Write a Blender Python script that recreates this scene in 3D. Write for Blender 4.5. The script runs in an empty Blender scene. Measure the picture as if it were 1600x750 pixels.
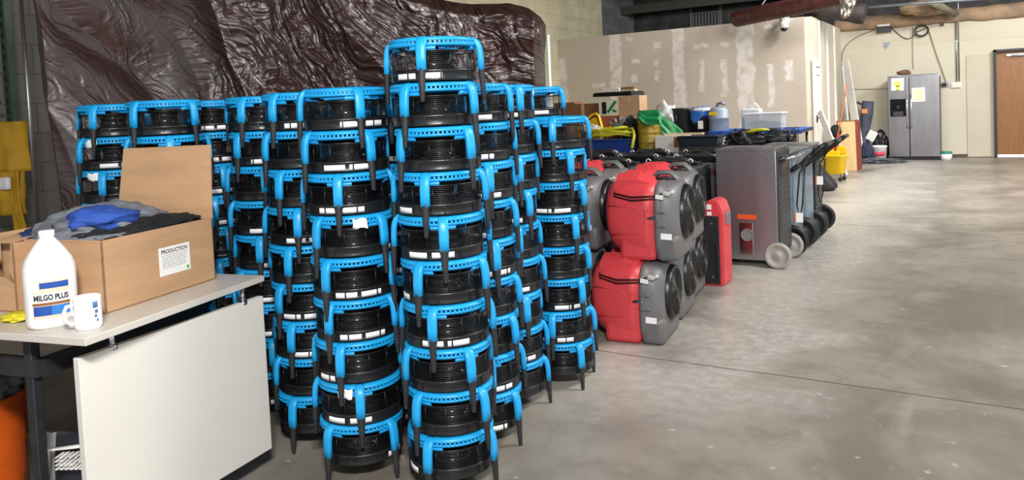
import bpy, bmesh, math, random
import numpy as np
from mathutils import Vector, Matrix, noise
PI = math.pi
random.seed(7)
S = bpy.context.scene
COL = S.collection

# ------------------------------------------------------------ camera
F, CX, CY, EYE = 1200.0, 800.0, 225.0, 1.55
YAW, PIT, ROLL = math.radians(31.3), math.atan(58 / 1200.0), 0.045
f0 = Vector((-math.sin(YAW), math.cos(YAW), 0)); r0 = Vector((math.cos(YAW), math.sin(YAW), 0)); UPZ = Vector((0, 0, 1))
FW = f0 * math.cos(PIT) - UPZ * math.sin(PIT); u0 = UPZ * math.cos(PIT) + f0 * math.sin(PIT)
RI = r0 * math.cos(ROLL) - u0 * math.sin(ROLL); UP = u0 * math.cos(ROLL) + r0 * math.sin(ROLL)
EYEP = Vector((0, 0, EYE))
cd = bpy.data.cameras.new('camera'); cam = bpy.data.objects.new('camera', cd); COL.objects.link(cam)
cam.matrix_world = Matrix((( RI.x, UP.x, -FW.x, 0), (RI.y, UP.y, -FW.y, 0), (RI.z, UP.z, -FW.z, EYE), (0, 0, 0, 1)))
cd.sensor_width = 36; cd.lens = F / 1600 * 36; cd.shift_y = -150 / 1600; cd.clip_start = .05; cd.clip_end = 200
S.camera = cam

def _ray(x, y): return FW + RI * ((x - CX) / F) - UP * ((y - CY) / F)
def onz(x, y, z=0.0): d = _ray(x, y); return EYEP + d * ((z - EYE) / d.z)     # point of a horizontal plane seen at x, y
def ony(x, y, Y): d = _ray(x, y); return EYEP + d * (Y / d.y)
def ond(x, y, D): return EYEP + _ray(x, y) * D

# ------------------------------------------------------------ light
S.view_settings.view_transform = 'Standard'; S.view_settings.look = 'None'
S.view_settings.gamma = 1; S.view_settings.use_curve_mapping = False
S.view_settings.exposure = 0.15
w = bpy.data.worlds.new('world'); S.world = w; w.use_nodes = True
w.node_tree.nodes['Background'].inputs[0].default_value = (0.93, 0.96, 1.0, 1)
w.node_tree.nodes['Background'].inputs[1].default_value = 0.75

def area(loc, target, sx, sy, power, col=(1, .98, .95)):
    l = bpy.data.lights.new('ceiling_light', 'AREA'); l.shape = 'RECTANGLE'; l.size = sx; l.size_y = sy; l.energy = power; l.color = col
    o = bpy.data.objects.new('ceiling_light', l); COL.objects.link(o); o.location = loc
    o.rotation_euler = (Vector(target) - Vector(loc)).to_track_quat('-Z', 'Y').to_euler(); return o
area((1.6, 11.5, 4.3), (-.6, 14.5, 0), 1.6, .6, 370)
area((2.8, 15.5, 4.3), (0.2, 19, 0.6), .8, .4, 180)
area((1.5, 5.5, 4.3), (-1.6, 6.5, 0), 2.4, .8, 240)
area((.7, -.7, 3.3), (-3.0, 3.8, 1.3), .7, .3, 270)  # no ceiling lamp: fill added above the camera, standing in for its flash
area((-1.5, 14.4, 4.2), (-3.4, 15.6, 1.2), .5, .3, 60)
area((-1.2, 11.0, 4.25), (-4.5, 13.5, .8), 1.6, .6, 130)
area((2.0, 20.6, 1.6), (0.6, 19.4, 0), 2, 1, 160, (.8, .88, 1))  # added outside the far door, stands in for daylight through the gap

# ------------------------------------------------------------ materials
def lin(h):
    h = h.lstrip('#'); c = [int(h[i:i + 2], 16) / 255 for i in (0, 2, 4)]
    return tuple(((v + .055) / 1.055) ** 2.4 if v > .04045 else v / 12.92 for v in c) + (1,)
MATS = {}
def mat(name, hexc, rough=.5, metal=0, var=0, vscale=6, bump=0, bscale=40, spec=.5, trans=0, alpha=1, coat=0, var_hex=None, stretch=None, emit=0, detail=4):
    if name in MATS: return MATS[name]
    m = bpy.data.materials.new(name); m.use_nodes = True; n = m.node_tree.nodes; L = m.node_tree.links; b = n['Principled BSDF']
    b.inputs['Base Color'].default_value = lin(hexc); b.inputs['Roughness'].default_value = rough; b.inputs['Metallic'].default_value = metal
    b.inputs['Specular IOR Level'].default_value = spec; b.inputs['Transmission Weight'].default_value = trans; b.inputs['Alpha'].default_value = alpha
    b.inputs['Coat Weight'].default_value = coat
    tc = n.new('ShaderNodeTexCoord'); vec = tc.outputs['Object']
    if stretch:
        mp = n.new('ShaderNodeMapping'); mp.inputs['Scale'].default_value = stretch; L.new(vec, mp.inputs[0]); vec = mp.outputs[0]
    if var or var_hex:
        no = n.new('ShaderNodeTexNoise'); no.inputs['Scale'].default_value = vscale; no.inputs['Detail'].default_value = detail; L.new(vec, no.inputs['Vector'])
        mx = n.new('ShaderNodeMix'); mx.data_type = 'RGBA'
        c = lin(hexc); k = 1 - var if not var_hex else 1
        mx.inputs['A'].default_value = c; mx.inputs['B'].default_value = lin(var_hex) if var_hex else (c[0] * k, c[1] * k, c[2] * k, 1)
        rp = n.new('ShaderNodeValToRGB'); rp.color_ramp.elements[0].position = .4; rp.color_ramp.elements[1].position = .62
        L.new(no.outputs[0], rp.inputs[0]); L.new(rp.outputs[0], mx.inputs['Factor']); L.new(mx.outputs['Result'], b.inputs['Base Color'])
    if bump:
        nb = n.new('ShaderNodeTexNoise'); nb.inputs['Scale'].default_value = bscale; nb.inputs['Detail'].default_value = 5; L.new(vec, nb.inputs['Vector'])
        bp = n.new('ShaderNodeBump'); bp.inputs['Strength'].default_value = bump; bp.inputs['Distance'].default_value = .01
        L.new(nb.outputs[0], bp.inputs['Height']); L.new(bp.outputs[0], b.inputs['Normal'])
    MATS[name] = m; return m

blue = mat('air_mover_blue', '#1ea4e6', .38, var=.12, vscale=9)
rub = mat('rubber_black', '#2b2c2f', .55, var=.3, vscale=30)
blk = mat('plastic_black', '#1b1c1e', .34, var=.35, vscale=14, bump=.15, bscale=60)
wire = mat('wire_black', '#141414', .35)
gloss = mat('motor_black', '#3a3b3e', .18, metal=.6)
stick = mat('label_white', '#f2f2f4', .4)
paper = mat('paper_white', '#f1efec', .8)
steel = mat('stainless', '#b3b8be', .32, metal=.95, var=.10, vscale=2, stretch=(6, 6, .5), bump=.04, bscale=12)
steel2 = mat('brushed_grey', '#a9abae', .34, metal=.9, var=.15, vscale=3, stretch=(8, 8, .5))
chrome = mat('chrome', '#d8d8da', .15, metal=1)
redp = mat('red_plastic', '#d6454a', .42, var=.10, vscale=5, bump=.1, bscale=90)
greyp = mat('grey_plastic', '#6d6b6c', .45, var=.15, vscale=6, bump=.1, bscale=90)
card = mat('cardboard', '#c19a74', .85, var=.12, vscale=3, bump=.1, bscale=30, stretch=(1, 1, 6))
cardd = mat('cardboard_brown', '#8d5f3d', .85, var=.15, vscale=3)
whitep = mat('white_plastic', '#eeedea', .35)
lam = mat('laminate_white', '#dedad2', .35, var=.04, vscale=2)
lamd = mat('laminate_top', '#cfc8bf', .3, var=.06, vscale=3)
yel = mat('yellow_plastic', '#efc315', .4, var=.1)
yhose = mat('yellow_hose', '#c9c62a', .4, var=.15)
dblue = mat('dark_blue_plastic', '#1f3d86', .4, var=.2)
bcloth = mat('blue_cloth', '#2c51a8', .8, var=.3, bump=.4, bscale=20)
gcloth = mat('grey_fleece', '#7c7f88', .95, var=.35, vscale=9, bump=.8, bscale=40)
kcloth = mat('black_cloth', '#17181c', .85, var=.3, bump=.4, bscale=20)
green = mat('green_sheet', '#1c8a4c', .45, var=.3)
duct = mat('yellow_duct', '#a98f2c', .4, var=.25, vscale=12)
orange = mat('orange_plastic', '#e8641c', .45, var=.15)
wood = mat('tan_wood', '#dcbb86', .5, var=.12, vscale=3, stretch=(6, 6, .5))
maroon = mat('red_wood', '#8a3b2c', .5, var=.2)
doorw = mat('door_wood', '#93602f', .42, var=.18, vscale=4, stretch=(6, 6, .6))
dgrey = mat('dark_grey_metal', '#3b3c3e', .45, metal=.3, var=.2)
lblue = mat('pale_blue_metal', '#8fa3b3', .35, metal=.5, var=.15, vscale=4)
mgrey = mat('mid_grey_metal', '#8a9097', .38, metal=.5, var=.15, vscale=4)

# ------------------------------------------------------------ mesh builder
class MB:
    def __init__(s): s.bm = bmesh.new(); s.mats = []
    def _xf(s, vs, M):
        if M is not None: bmesh.ops.transform(s.bm, matrix=M, verts=vs)
    def box(s, c, size, rot=(0, 0, 0), bev=0, mi=0, seg=2):
        r = bmesh.ops.create_cube(s.bm, size=1); vs = r['verts']
        from mathutils import Euler
        M = Matrix.Translation(Vector(c)) @ Euler(rot).to_matrix().to_4x4() @ Matrix.Diagonal((*size, 1))
        s._xf(vs, M); fs = {f for v in vs for f in v.link_faces}
        for f in fs: f.material_index = mi
        if bev:
            es = {e for v in vs for e in v.link_edges}
            r = bmesh.ops.bevel(s.bm, geom=list(es), offset=bev, segments=seg, profile=.6, affect='EDGES', clamp_overlap=True)
            for f in r['faces']: f.smooth = True; f.material_index = mi
        return s
    def rings(s, rings, closed_ring=True, cap=True, smooth=True, closed_path=False):
        V = [[s.bm.verts.new(p) for p in r] for r in rings]; n = len(V[0]); m = len(V)
        for i in range(m if closed_path else m - 1):
            a, b = V[i], V[(i + 1) % m]
            for j in range(n if closed_ring else n - 1):
                k = (j + 1) % n
                try:
                    f = s.bm.faces.new((a[j], a[k], b[k], b[j])); f.smooth = smooth
                except ValueError: pass
        if cap and not closed_path and closed_ring:
            try: s.bm.faces.new(V[0][::-1]); s.bm.faces.new(V[-1])
            except ValueError: pass
        return s
    def tube(s, pts, r, seg=8, cap=True, closed=False, flat=None, upv=None):
        pts = [Vector(p) for p in pts]; n = len(pts)
        rr = r if isinstance(r, (list, tuple)) else [r] * n
        out = []; prev = None
        for i, p in enumerate(pts):
            t = (pts[(i + 1) % n] - pts[i - 1]) if closed else (pts[min(i + 1, n - 1)] - pts[max(i - 1, 0)])
            if t.length < 1e-9: t = Vector((0, 0, 1))
            t.normalize()
            if upv is not None: a = Vector(upv)
            elif prev is None: a = Vector((0, 0, 1)) if abs(t.z) < .9 else Vector((1, 0, 0))
            else: a = prev
            a = (a - t * a.dot(t));
            if a.length < 1e-6: a = t.orthogonal()
            a.normalize(); b = t.cross(a); prev = a
            ra, rb = (rr[i] if isinstance(rr[i], (tuple, list)) else (rr[i], rr[i] * (flat or 1)))
            out.append([p + a * (ra * math.cos(2 * PI * j / seg)) + b * (rb * math.sin(2 * PI * j / seg)) for j in range(seg)])
        return s.rings(out, cap=cap, closed_path=closed)
    def lathe(s, prof, seg=32, c=(0, 0, 0), axis='z', a0=0, a1=2 * PI, close=False, smooth=True):
        c = Vector(c); full = abs(a1 - a0 - 2 * PI) < 1e-6; n = seg if full else seg + 1; out = []
        for r, z in prof:
            ring = []
            for j in range(n):
                a = a0 + (a1 - a0) * j / seg; x, y = r * math.cos(a), r * math.sin(a)
                ring.append(c + (Vector((x, y, z)) if axis == 'z' else Vector((z, x, y)) if axis == 'x' else Vector((y, z, x))))
            out.append(ring)
        V = [[s.bm.verts.new(p) for p in r] for r in out]
        m = len(V)
        for i in range(m if close else m - 1):
            a, b = V[i], V[(i + 1) % m]
            for j in range(n if full else n - 1):
                k = (j + 1) % n
                f = s.bm.faces.new((a[j], a[k], b[k], b[j])); f.smooth = smooth
        if not close and full:
            for q in (0, -1):
                if prof[q][0] > 1e-4:
                    try: s.bm.faces.new(V[q])
                    except ValueError: pass
        return s
    def cyl(s, p0, p1, r0, r1=None, seg=16): return s.tube([p0, p1], [r0, r1 if r1 is not None else r0], seg)
    def prism(s, poly, d, M=None, bev=0):
        """poly: list of (x, z); extruded along y by d"""
        a = [s.bm.verts.new((x, 0, z)) for x, z in poly]; b = [s.bm.verts.new((x, d, z)) for x, z in poly]; n = len(poly)
        fs = [s.bm.faces.new(a), s.bm.faces.new(b[::-1])]
        for i in range(n): fs.append(s.bm.faces.new((a[i], b[i], b[(i + 1) % n], a[(i + 1) % n])))
        if bev: bmesh.ops.bevel(s.bm, geom=list({e for f in fs for e in f.edges}), offset=bev, segments=2, affect='EDGES', clamp_overlap=True)
        s._xf(a + b, M) if not bev else None
        return s
    def blob(s, c, size, amp=.15, freq=3, sub=4, seed=0, flatz=None):
        r = bmesh.ops.create_icosphere(s.bm, subdivisions=sub, radius=1); c = Vector(c)
        for v in r['verts']:
            d = v.co.normalized(); k = 1 + amp * noise.noise(d * freq + Vector((seed, seed * 1.7, 3))) + amp * .5 * noise.noise(d * freq * 2.7 + Vector((seed * 2, 1, 5)))
            k += amp * .35 * (1 - 2 * abs(noise.noise(d * freq * 1.6 + Vector((4, seed, 9)))))
            p = Vector((d.x * size[0], d.y * size[1], d.z * size[2])) * k
            if flatz is not None and p.z < flatz: p.z = flatz
            v.co = c + p
            for f in v.link_faces: f.smooth = True
        return s
    def build(s, name, m, parent=None, loc=None):
        me = bpy.data.meshes.new(name); bmesh.ops.recalc_face_normals(s.bm, faces=s.bm.faces[:]); s.bm.to_mesh(me); s.bm.free()
        for x in (m if isinstance(m, (list, tuple)) else [m]): me.materials.append(x)
        o = bpy.data.objects.new(name, me); COL.objects.link(o)
        if parent: o.parent = parent
        if loc is not None: o.location = loc
        return o
def thing(name, label, cat, loc=(0, 0, 0), rz=0, group=None):
    o = bpy.data.objects.new(name, None); COL.objects.link(o); o.location = loc; o.rotation_euler = (0, 0, rz); o.empty_display_size = .1
    o['label'] = label; o['category'] = cat
    if group: o['group'] = group
    return o
def tag(o, label, cat, group=None):
    o['label'] = label; o['category'] = cat
    if group: o['group'] = group
    return o
def struct(o): o['kind'] = 'structure'; return o
def dup(root, loc, rz, label, group=None):
    r = root.copy(); COL.objects.link(r); r.location = loc; r.rotation_euler = (0, 0, rz); r['label'] = label
    if group: r['group'] = group
    def rec(a, b):
        for ch in a.children:
            c = ch.copy(); COL.objects.link(c); c.parent = b; rec(ch, c)
    rec(root, r); return r
def textmesh(name, txt, size, m, parent, place, ext=.0006, bold=0.0):
    """place: function Vector(x, y) -> Vector"""
    cu = bpy.data.curves.new(name, 'FONT'); cu.body = txt; cu.size = size; cu.align_x = 'CENTER'; cu.align_y = 'CENTER'; cu.offset = bold; cu.extrude = 0
    t = bpy.data.objects.new(name + '_src', cu); COL.objects.link(t); bpy.context.view_layer.update()
    me = bpy.data.meshes.new_from_object(t.evaluated_get(bpy.context.evaluated_depsgraph_get())); bpy.data.objects.remove(t)
    for v in me.vertices: v.co = place(v.co.x, v.co.y)
    me.materials.clear(); me.materials.append(m); o = bpy.data.objects.new(name, me); COL.objects.link(o); o.parent = parent; return o

# ------------------------------------------------------------ node helper for the big surfaces
class NT:
    def __init__(s, name):
        s.m = bpy.data.materials.new(name); s.m.use_nodes = True; s.n = s.m.node_tree.nodes; s.L = s.m.node_tree.links; s.b = s.n['Principled BSDF']
        s.tc = s.n.new('ShaderNodeTexCoord').outputs['Object']; sp = s.n.new('ShaderNodeSeparateXYZ'); s.L.new(s.tc, sp.inputs[0]); s.x, s.y, s.z = sp.outputs
    def set(s, sock, v):
        if isinstance(v, (int, float)): sock.default_value = v
        elif isinstance(v, tuple): sock.default_value = v
        else: s.L.new(v, sock)
    def math(s, op, a, b=0.0, c=0.0):
        q = s.n.new('ShaderNodeMath'); q.operation = op; s.set(q.inputs[0], a); s.set(q.inputs[1], b)
        if op in ('SMOOTH_MIN', 'COMPARE', 'MULTIPLY_ADD'): s.set(q.inputs[2], c)
        return q.outputs[0]
    def ramp(s, v, a, b):
        q = s.n.new('ShaderNodeMapRange'); q.interpolation_type = 'SMOOTHSTEP'; s.set(q.inputs[0], v); q.inputs[1].default_value = a; q.inputs[2].default_value = b; return q.outputs[0]
    def noise(s, scale, detail=4, stretch=None, rough=.5, dist=0):
        q = s.n.new('ShaderNodeTexNoise'); q.inputs['Scale'].default_value = scale; q.inputs['Detail'].default_value = detail; q.inputs['Roughness'].default_value = rough; q.inputs['Distortion'].default_value = dist
        if stretch: mp = s.n.new('ShaderNodeMapping'); mp.inputs['Scale'].default_value = stretch; s.L.new(s.tc, mp.inputs[0]); s.L.new(mp.outputs[0], q.inputs['Vector'])
        else: s.L.new(s.tc, q.inputs['Vector'])
        return q.outputs[0]
    def mix(s, f, a, b):
        q = s.n.new('ShaderNodeMix'); q.data_type = 'RGBA'; s.set(q.inputs['Factor'], f); s.set(q.inputs['A'], a); s.set(q.inputs['B'], b); return q.outputs['Result']
    def bump(s, h, st, dist=.01):
        q = s.n.new('ShaderNodeBump'); q.inputs['Strength'].default_value = st; q.inputs['Distance'].default_value = dist; s.L.new(h, q.inputs['Height']); s.L.new(q.outputs[0], s.b.inputs['Normal'])
    def out(s, col=None, rough=None):
        if col is not None: s.set(s.b.inputs['Base Color'], col)
        if rough is not None: s.set(s.b.inputs['Roughness'], rough)
        return s.m

# floor: worn sealed concrete with a saw cut across it
t = NT('concrete_floor')
n1 = t.noise(.9, 6, dist=.6); n2 = t.noise(5, 8, rough=.65); n3 = t.noise(2.2, 7, stretch=(1, .35, 1), rough=.7, dist=1.0); n4 = t.noise(14, 6, rough=.7)
c = t.mix(t.ramp(n1, .35, .65), lin('#766f66'), lin('#9a9388'))
c = t.mix(t.math('MULTIPLY', t.ramp(n2, .42, .68), .5), c, lin('#746c64'))
c = t.mix(t.math('MULTIPLY', t.ramp(n3, .52, .75), .35), c, lin('#b3aca2'))
dustx = t.math('MULTIPLY', t.ramp(t.math('ABSOLUTE', t.math('ADD', t.math('ADD', t.x, 1.35), t.math('MULTIPLY', t.math('SUBTRACT', n1, .5), 2.2))), .85, .15), t.ramp(t.y, 2.9, 4.2))
dust = t.math('MULTIPLY', dustx, t.math('ADD', .50, t.math('MULTIPLY', t.ramp(n4, .40, .66), .35))); c = t.mix(dust, c, lin('#c8c3ba'))
vs = t.n.new('ShaderNodeTexVoronoi'); vs.inputs['Scale'].default_value = 7; vw = t.n.new('ShaderNodeVectorMath'); vw.operation = 'ADD'; vn = t.n.new('ShaderNodeTexNoise'); vn.inputs['Scale'].default_value = 22; vn.inputs['Detail'].default_value = 4; t.L.new(t.tc, vn.inputs['Vector']); t.L.new(t.tc, vw.inputs[0]); vm = t.n.new('ShaderNodeVectorMath'); vm.operation = 'SCALE'; vm.inputs['Scale'].default_value = .10; t.L.new(vn.outputs['Color'], vm.inputs[0]); t.L.new(vm.outputs[0], vw.inputs[1]); t.L.new(vw.outputs[0], vs.inputs['Vector']); spk = t.math('MULTIPLY', t.ramp(vs.outputs['Distance'], .17, .04), t.ramp(n4, .50, .58)); c = t.mix(t.math('MULTIPLY', spk, .6), c, lin('#d6d2cc'))
wob = t.math('MULTIPLY', t.math('SUBTRACT', t.noise(1.5, 5), .5), .06)
jd = t.math('ABSOLUTE', t.math('ADD', t.math('SUBTRACT', t.y, 4.31), wob)); jn = t.ramp(jd, .010, .004)
jd2 = t.math('ABSOLUTE', t.math('ADD', t.math('SUBTRACT', t.y, 9.6), wob)); jn = t.math('MAXIMUM', jn, t.ramp(jd2, .012, .004))
c = t.mix(t.math('MULTIPLY', jn, .75), c, lin('#4d463f'))
t.b.inputs['Specular IOR Level'].default_value = .5
t.bump(n2, .12); floor_m = t.out(c, t.math('ADD', t.math('MULTIPLY', n2, .3), .2))
struct(MB().box((1.5, 7, -.1), (20.4, 29, .2)).build('floor', floor_m))

# block walls
def blocks(name, c1, c2, mortar, w=.6, h=.3, axis='y', bumps=.5):
    t = NT(name); br = t.n.new('ShaderNodeTexBrick'); cb = t.n.new('ShaderNodeCombineXYZ')
    t.L.new(t.y if axis == 'y' else t.x, cb.inputs[0]); t.L.new(t.z, cb.inputs[1]); t.L.new(cb.outputs[0], br.inputs['Vector'])
    br.inputs['Scale'].default_value = 1; br.inputs['Brick Width'].default_value = w; br.inputs['Row Height'].default_value = h; br.inputs['Mortar Size'].default_value = .006
    br.inputs['Color1'].default_value = lin(c1); br.inputs['Color2'].default_value = lin(c2); br.inputs['Mortar'].default_value = lin(mortar)
    n = t.noise(3, 5); t.bump(br.outputs['Fac'], -bumps); 
    cc = t.mix(t.math('MULTIPLY', t.ramp(n, .4, .7), .25), br.outputs['Color'], lin('#6b6862')); return t.out(cc, .8)
grey_block = blocks('grey_block', '#6f6b63', '#625e57', '#4a4742'); cream_block = blocks('cream_block', '#c9c0a2', '#c2b999', '#a59d84')
dark_block = blocks('dark_block', '#6c6a69', '#5b5958', '#454342', w=.4, h=.2)
struct(MB().box((-8.3, 2.75, 2.3), (.2, 14.5, 4.6)).build('wall_left', grey_block))
struct(MB().box((-8.3, 14.1, 2.3), (.2, 8.2, 4.6)).build('wall_left', cream_block))
struct(MB().box((-8.3, 19.35, 2.3), (.2, 2.3, 4.6)).build('wall_left', dark_block))

# ceiling and its joists
ceil_m = mat('ceiling_dark', '#141315', .9, var=.3)
struct(MB().box((-.6, 7.5, 4.7), (15.6, 26, .2)).build('ceiling', ceil_m))
for k, y in enumerate((3, 6, 9, 12, 15, 17.2, 18.6)):
    m = MB().box((-.6, y, 4.56), (15, .12, .05)).box((-.6, y, 4.3), (15, .10, .04))
    for j in range(25):
        x = -8 + j * .6; m.tube([(x, y, 4.31), (x + .3, y, 4.54), (x + .6, y, 4.31)], .012, 6)
    struct(m.build('trim_%d' % (k + 1), mat('joist', '#2a2426', .7, var=.3)))

# far wall with a real door opening
t = NT('cream_paint'); nn = t.noise(1.2, 5); n2 = t.noise(.7, 3, stretch=(1, 1, .2))
c = t.mix(t.math('MULTIPLY', t.ramp(nn, .35, .7), .5), lin('#cfc8b4'), lin('#c5bda8'))
ln = t.ramp(t.math('ABSOLUTE', t.math('SUBTRACT', t.z, t.math('ADD', 2.52, t.math('MULTIPLY', t.noise(3, 3), .05)))), .012, .004)
c = t.mix(t.math('MULTIPLY', ln, .25), c, lin('#8f8873')); t.bump(nn, .1); cream = t.out(c, .75)
FY = 19.5
m = MB().box((-4.0, FY + .1, 1.485), (8.7, .2, 2.97)).box((3.75, FY + .1, 1.485), (4.9, .2, 2.97)).box((.825, FY + .1, 2.62), (.95, .2, .7))
struct(m.build('wall_far', cream))
ins = mat('insulation_tan', '#a88b6e', .95, var=.3, vscale=4, bump=1, bscale=12, var_hex='#8a7762')
m = MB(); top = []; n = 160
for lev, (z, y) in enumerate(((2.95, FY - .03), (3.0, FY - .10), (3.1, FY - .13), (3.2, FY - .10), (3.26, FY), (3.26, FY + .2), (2.95, FY + .2))):
    row = []
    for i in range(n):
        x = -2.85 + i * 9 / n; k = noise.noise(Vector((x * 2.3, lev * .8, 1))); row.append(Vector((x, y + .03 * k, z + .05 * k + (.25 if lev in (3, 4, 5) else .10) * 0)))
    top.append(row)
m.rings([[top[l][i] for l in range(7)] for i in range(n)]); struct(m.build('trim_8', ins))
struct(MB().box((-.9, 20.4, 3.9), (15, .1, 1.4)).box((-5.5, 20.4, 1.6), (6, .1, 3.2)).build('wall_far_upper', blocks('dark_block2', '#353437', '#2c2b2e', '#222124', w=.4, h=.2, axis='x')))
struct(MB().box((-1.7, FY - .02, 4.0), (13, .14, .22)).build('trim_9', mat('beam_olive', '#3d4038', .7)))
# door
struct(MB().box((.325, FY - .01, 1.15), (.05, .24, 2.3)).box((1.325, FY - .01, 1.15), (.05, .24, 2.3)).box((.825, FY - .01, 2.275), (1.05, .24, .05)).build('door_1_frame', mat('frame_black', '#262223', .5)))
d = struct(MB().box((.825, FY + .02, 1.155), (.95, .05, 2.2), bev=.004).build('door_1', doorw))
MB().box((.70, FY - .04, 2.17), (.34, .05, .055), bev=.008).tube([(.62, FY - .07, 2.16), (.80, FY - .16, 2.17), (.92, FY - .06, 2.19)], .010, 8).build('door_closer', mat('closer_silver', '#d9dade', .35, metal=.4), d)
MB().box((.93, FY - .008, 1.72), (.15, .003, .26)).build('notice', paper, d)
MB().cyl((1.22, FY - .01, 1.0), (1.22, FY - .07, 1.0), .03).cyl((1.22, FY - .07, 1.0), (1.10, FY - .07, 1.0), .011).build('door_handle', chrome, d)
struct(MB().box((.03, FY - .012, 1.115), (.46, .02, 2.21), bev=.004).build('wall_far_patch', mat('patch_paint', '#c9beab', .7, var=.06, vscale=2)))
struct(MB().box((-.46, FY - .01, .035), (.62, .02, .07)).box((-2.4, FY - .01, .035), (1.2, .02, .07)).build('baseboard_far', mat('base_dark', '#54493f', .7)))
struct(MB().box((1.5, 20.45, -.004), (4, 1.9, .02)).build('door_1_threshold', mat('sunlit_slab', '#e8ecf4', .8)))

# partition: bare drywall with joint compound
t = NT('bare_drywall'); PY = 15.68
jit = t.math('MULTIPLY', t.math('SUBTRACT', t.noise(4.5, 6), .5), .20); xj = t.math('ADD', t.x, jit); zj = t.math('ADD', t.z, jit)
patches = [(-6.78, 1.5, .13, 1.6), (-5.35, 1.5, .12, 1.6), (-3.97, 1.4, .16, 1.7), (-4.87, 2.0, .05, .30), (-4.40, 1.95, .055, .36), (-3.48, 1.75, .05, .42), (-5.84, 2.07, .05, .09),
           (-8.1, 1.5, .10, 1.1), (-4.86, 2.63, .15, .035), (-4.38, 2.62, .09, .035), (-6.3, 2.42, .10, .05), (-5.8, 2.72, .07, .06), (-5.85, 2.33, .05, .05), (-6.35, 2.05, .06, .08),
           (-3.5, 2.9, .07, .05), (-7.2, 1.95, .15, .04), (-6.45, 2.9, .08, .04), (-4.15, 2.93, .12, .04), (-3.15, 2.0, .07, .2)]
acc = None
for cx_, cz_, hw, hh in patches:
    a = t.math('SUBTRACT', t.math('ABSOLUTE', t.math('SUBTRACT', xj, cx_)), hw); b_ = t.math('SUBTRACT', t.math('ABSOLUTE', t.math('SUBTRACT', zj, cz_)), hh)
    k = t.ramp(t.math('MAXIMUM', a, b_), .03, -.02); acc = k if acc is None else t.math('MAXIMUM', acc, k)
c = t.mix(t.math('MULTIPLY', acc, t.ramp(t.noise(6, 4), .2, .6)), t.mix(t.ramp(t.noise(.8, 3), .4, .6), lin('#b3a798'), lin('#b9ad9f')), lin('#d3cbc4'))
drywall = t.out(c, .85)
struct(MB().box((-5.52, PY + .06, 1.515), (5.36, .12, 3.03)).build('wall_partition', drywall))
side_m = mat('partition_side', '#d9d0bd', .7, var=.1, vscale=2, stretch=(1, 3, .3))
struct(MB().box((-2.78, (PY + FY) / 2 + .05, 1.515), (.12, FY - PY - .1, 3.03)).build('wall_partition_side', side_m))
trim_m = mat('trim_white', '#efe9de', .55)
for k, y in enumerate((16.55, 17.5, 18.45)):
    struct(MB().box((-2.705, y, 1.5), (.03, .09, 3.0)).build('trim_%d' % (10 + k), trim_m))
d2 = struct(MB().box((-2.70, 16.1, 1.10), (.04, .74, 2.2), bev=.005).build('door_2', mat('door_white', '#f2eee6', .5)))
MB().box((-2.67, 15.83, 1.05), (.03, .05, .14), bev=.008).cyl((-2.66, 15.83, 1.06), (-2.60, 15.83, 1.06), .012).cyl((-2.60, 15.83, 1.06), (-2.60, 15.95, 1.06), .010).build('door_handle', dgrey, d2)
MB().box((-2.68, 16.1, 2.06), (.012, .5, .02)).box((-2.68, 16.1, 1.9), (.012, .4, .015)).build('door_moulding', mgrey, d2)

# louvred opening high in the back wall
lw = struct(MB().box((-6.16, 20.33, 4.06), (.86, .05, .05)).box((-6.56, 20.33, 3.7), (.05, .05, .75)).box((-5.76, 20.33, 3.7), (.05, .05, .75)).box((-6.16, 20.33, 3.82), (.8, .04, .03)).build('window_1', mat('window_frame_grey', '#6d6762', .6)))
m = MB().box((-6.16, 20.345, 3.7), (.78, .01, .7))
for k in range(9): m.box((-6.5 + k * .085, 20.33, 3.58), (.05, .02, .42), rot=(0, 0, .4))
m.build('blind', mat('blind_dark', '#1a1b20', .5), lw)

# ducts and flaps under the ceiling
red_duct = mat('red_duct', '#57302d', .5, var=.4, vscale=8, bump=.8, bscale=14)
def on3(x, y, Y): return ony(x, y, Y)
pts = [on3(1150, 30, 15.2), on3(1205, 18, 14.8), on3(1255, 8, 14.5), on3(1310, -6, 14.2), on3(1370, -20, 14)]
m = MB(); path = []
for i in range(len(pts) - 1):
    for j in range(14):
        path.append(pts[i].lerp(pts[i + 1], j / 14))
m.tube(path, [.15 + .012 * (i % 2) for i in range(len(path))], 20); tag(m.build('flexible_duct', red_duct), 'dark red crinkled flexible duct under the ceiling above the partition corner', 'duct')
m = MB(); path = [on3(1262, 8, 16.5).lerp(on3(1352, 22, 16.5), k / 20) for k in range(21)]
m.tube(path, [.20 + .02 * noise.noise(p * 6) for p in path], 18); tag(m.build('insulated_duct', mat('duct_brown', '#3a302f', .7, var=.4, bump=1, bscale=10)), 'dull brown wrapped duct running toward the far wall under the ceiling', 'duct')
foil = mat('foil', '#b8aca0', .3, metal=.8, var=.4, vscale=14, bump=1, bscale=16)
m = MB(); a = []
for i in range(14):
    row = []
    for j in range(10):
        u, v_ = i / 13, j / 9; x = 1310 + 32 * u * (1 - .55 * v_) + 4 * v_; y = -8 + v_ * (30 + 8 * (1 - abs(u - .3)))
        p = on3(x, y, 14.0); p.y += .12 * noise.noise(Vector((u * 4, v_ * 4, 0))); row.append(p)
    a.append(row)
m.rings(a, closed_ring=False, cap=False); o = m.build('foil_flap', foil); md = o.modifiers.new('s', 'SOLIDIFY'); md.thickness = .02
tag(o, 'torn silver foil insulation flap hanging from the ceiling by the partition', 'insulation')
m = MB(); pa, pb = ony(1340, 12, 17.5), ony(1560, -4, 17.5)
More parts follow.
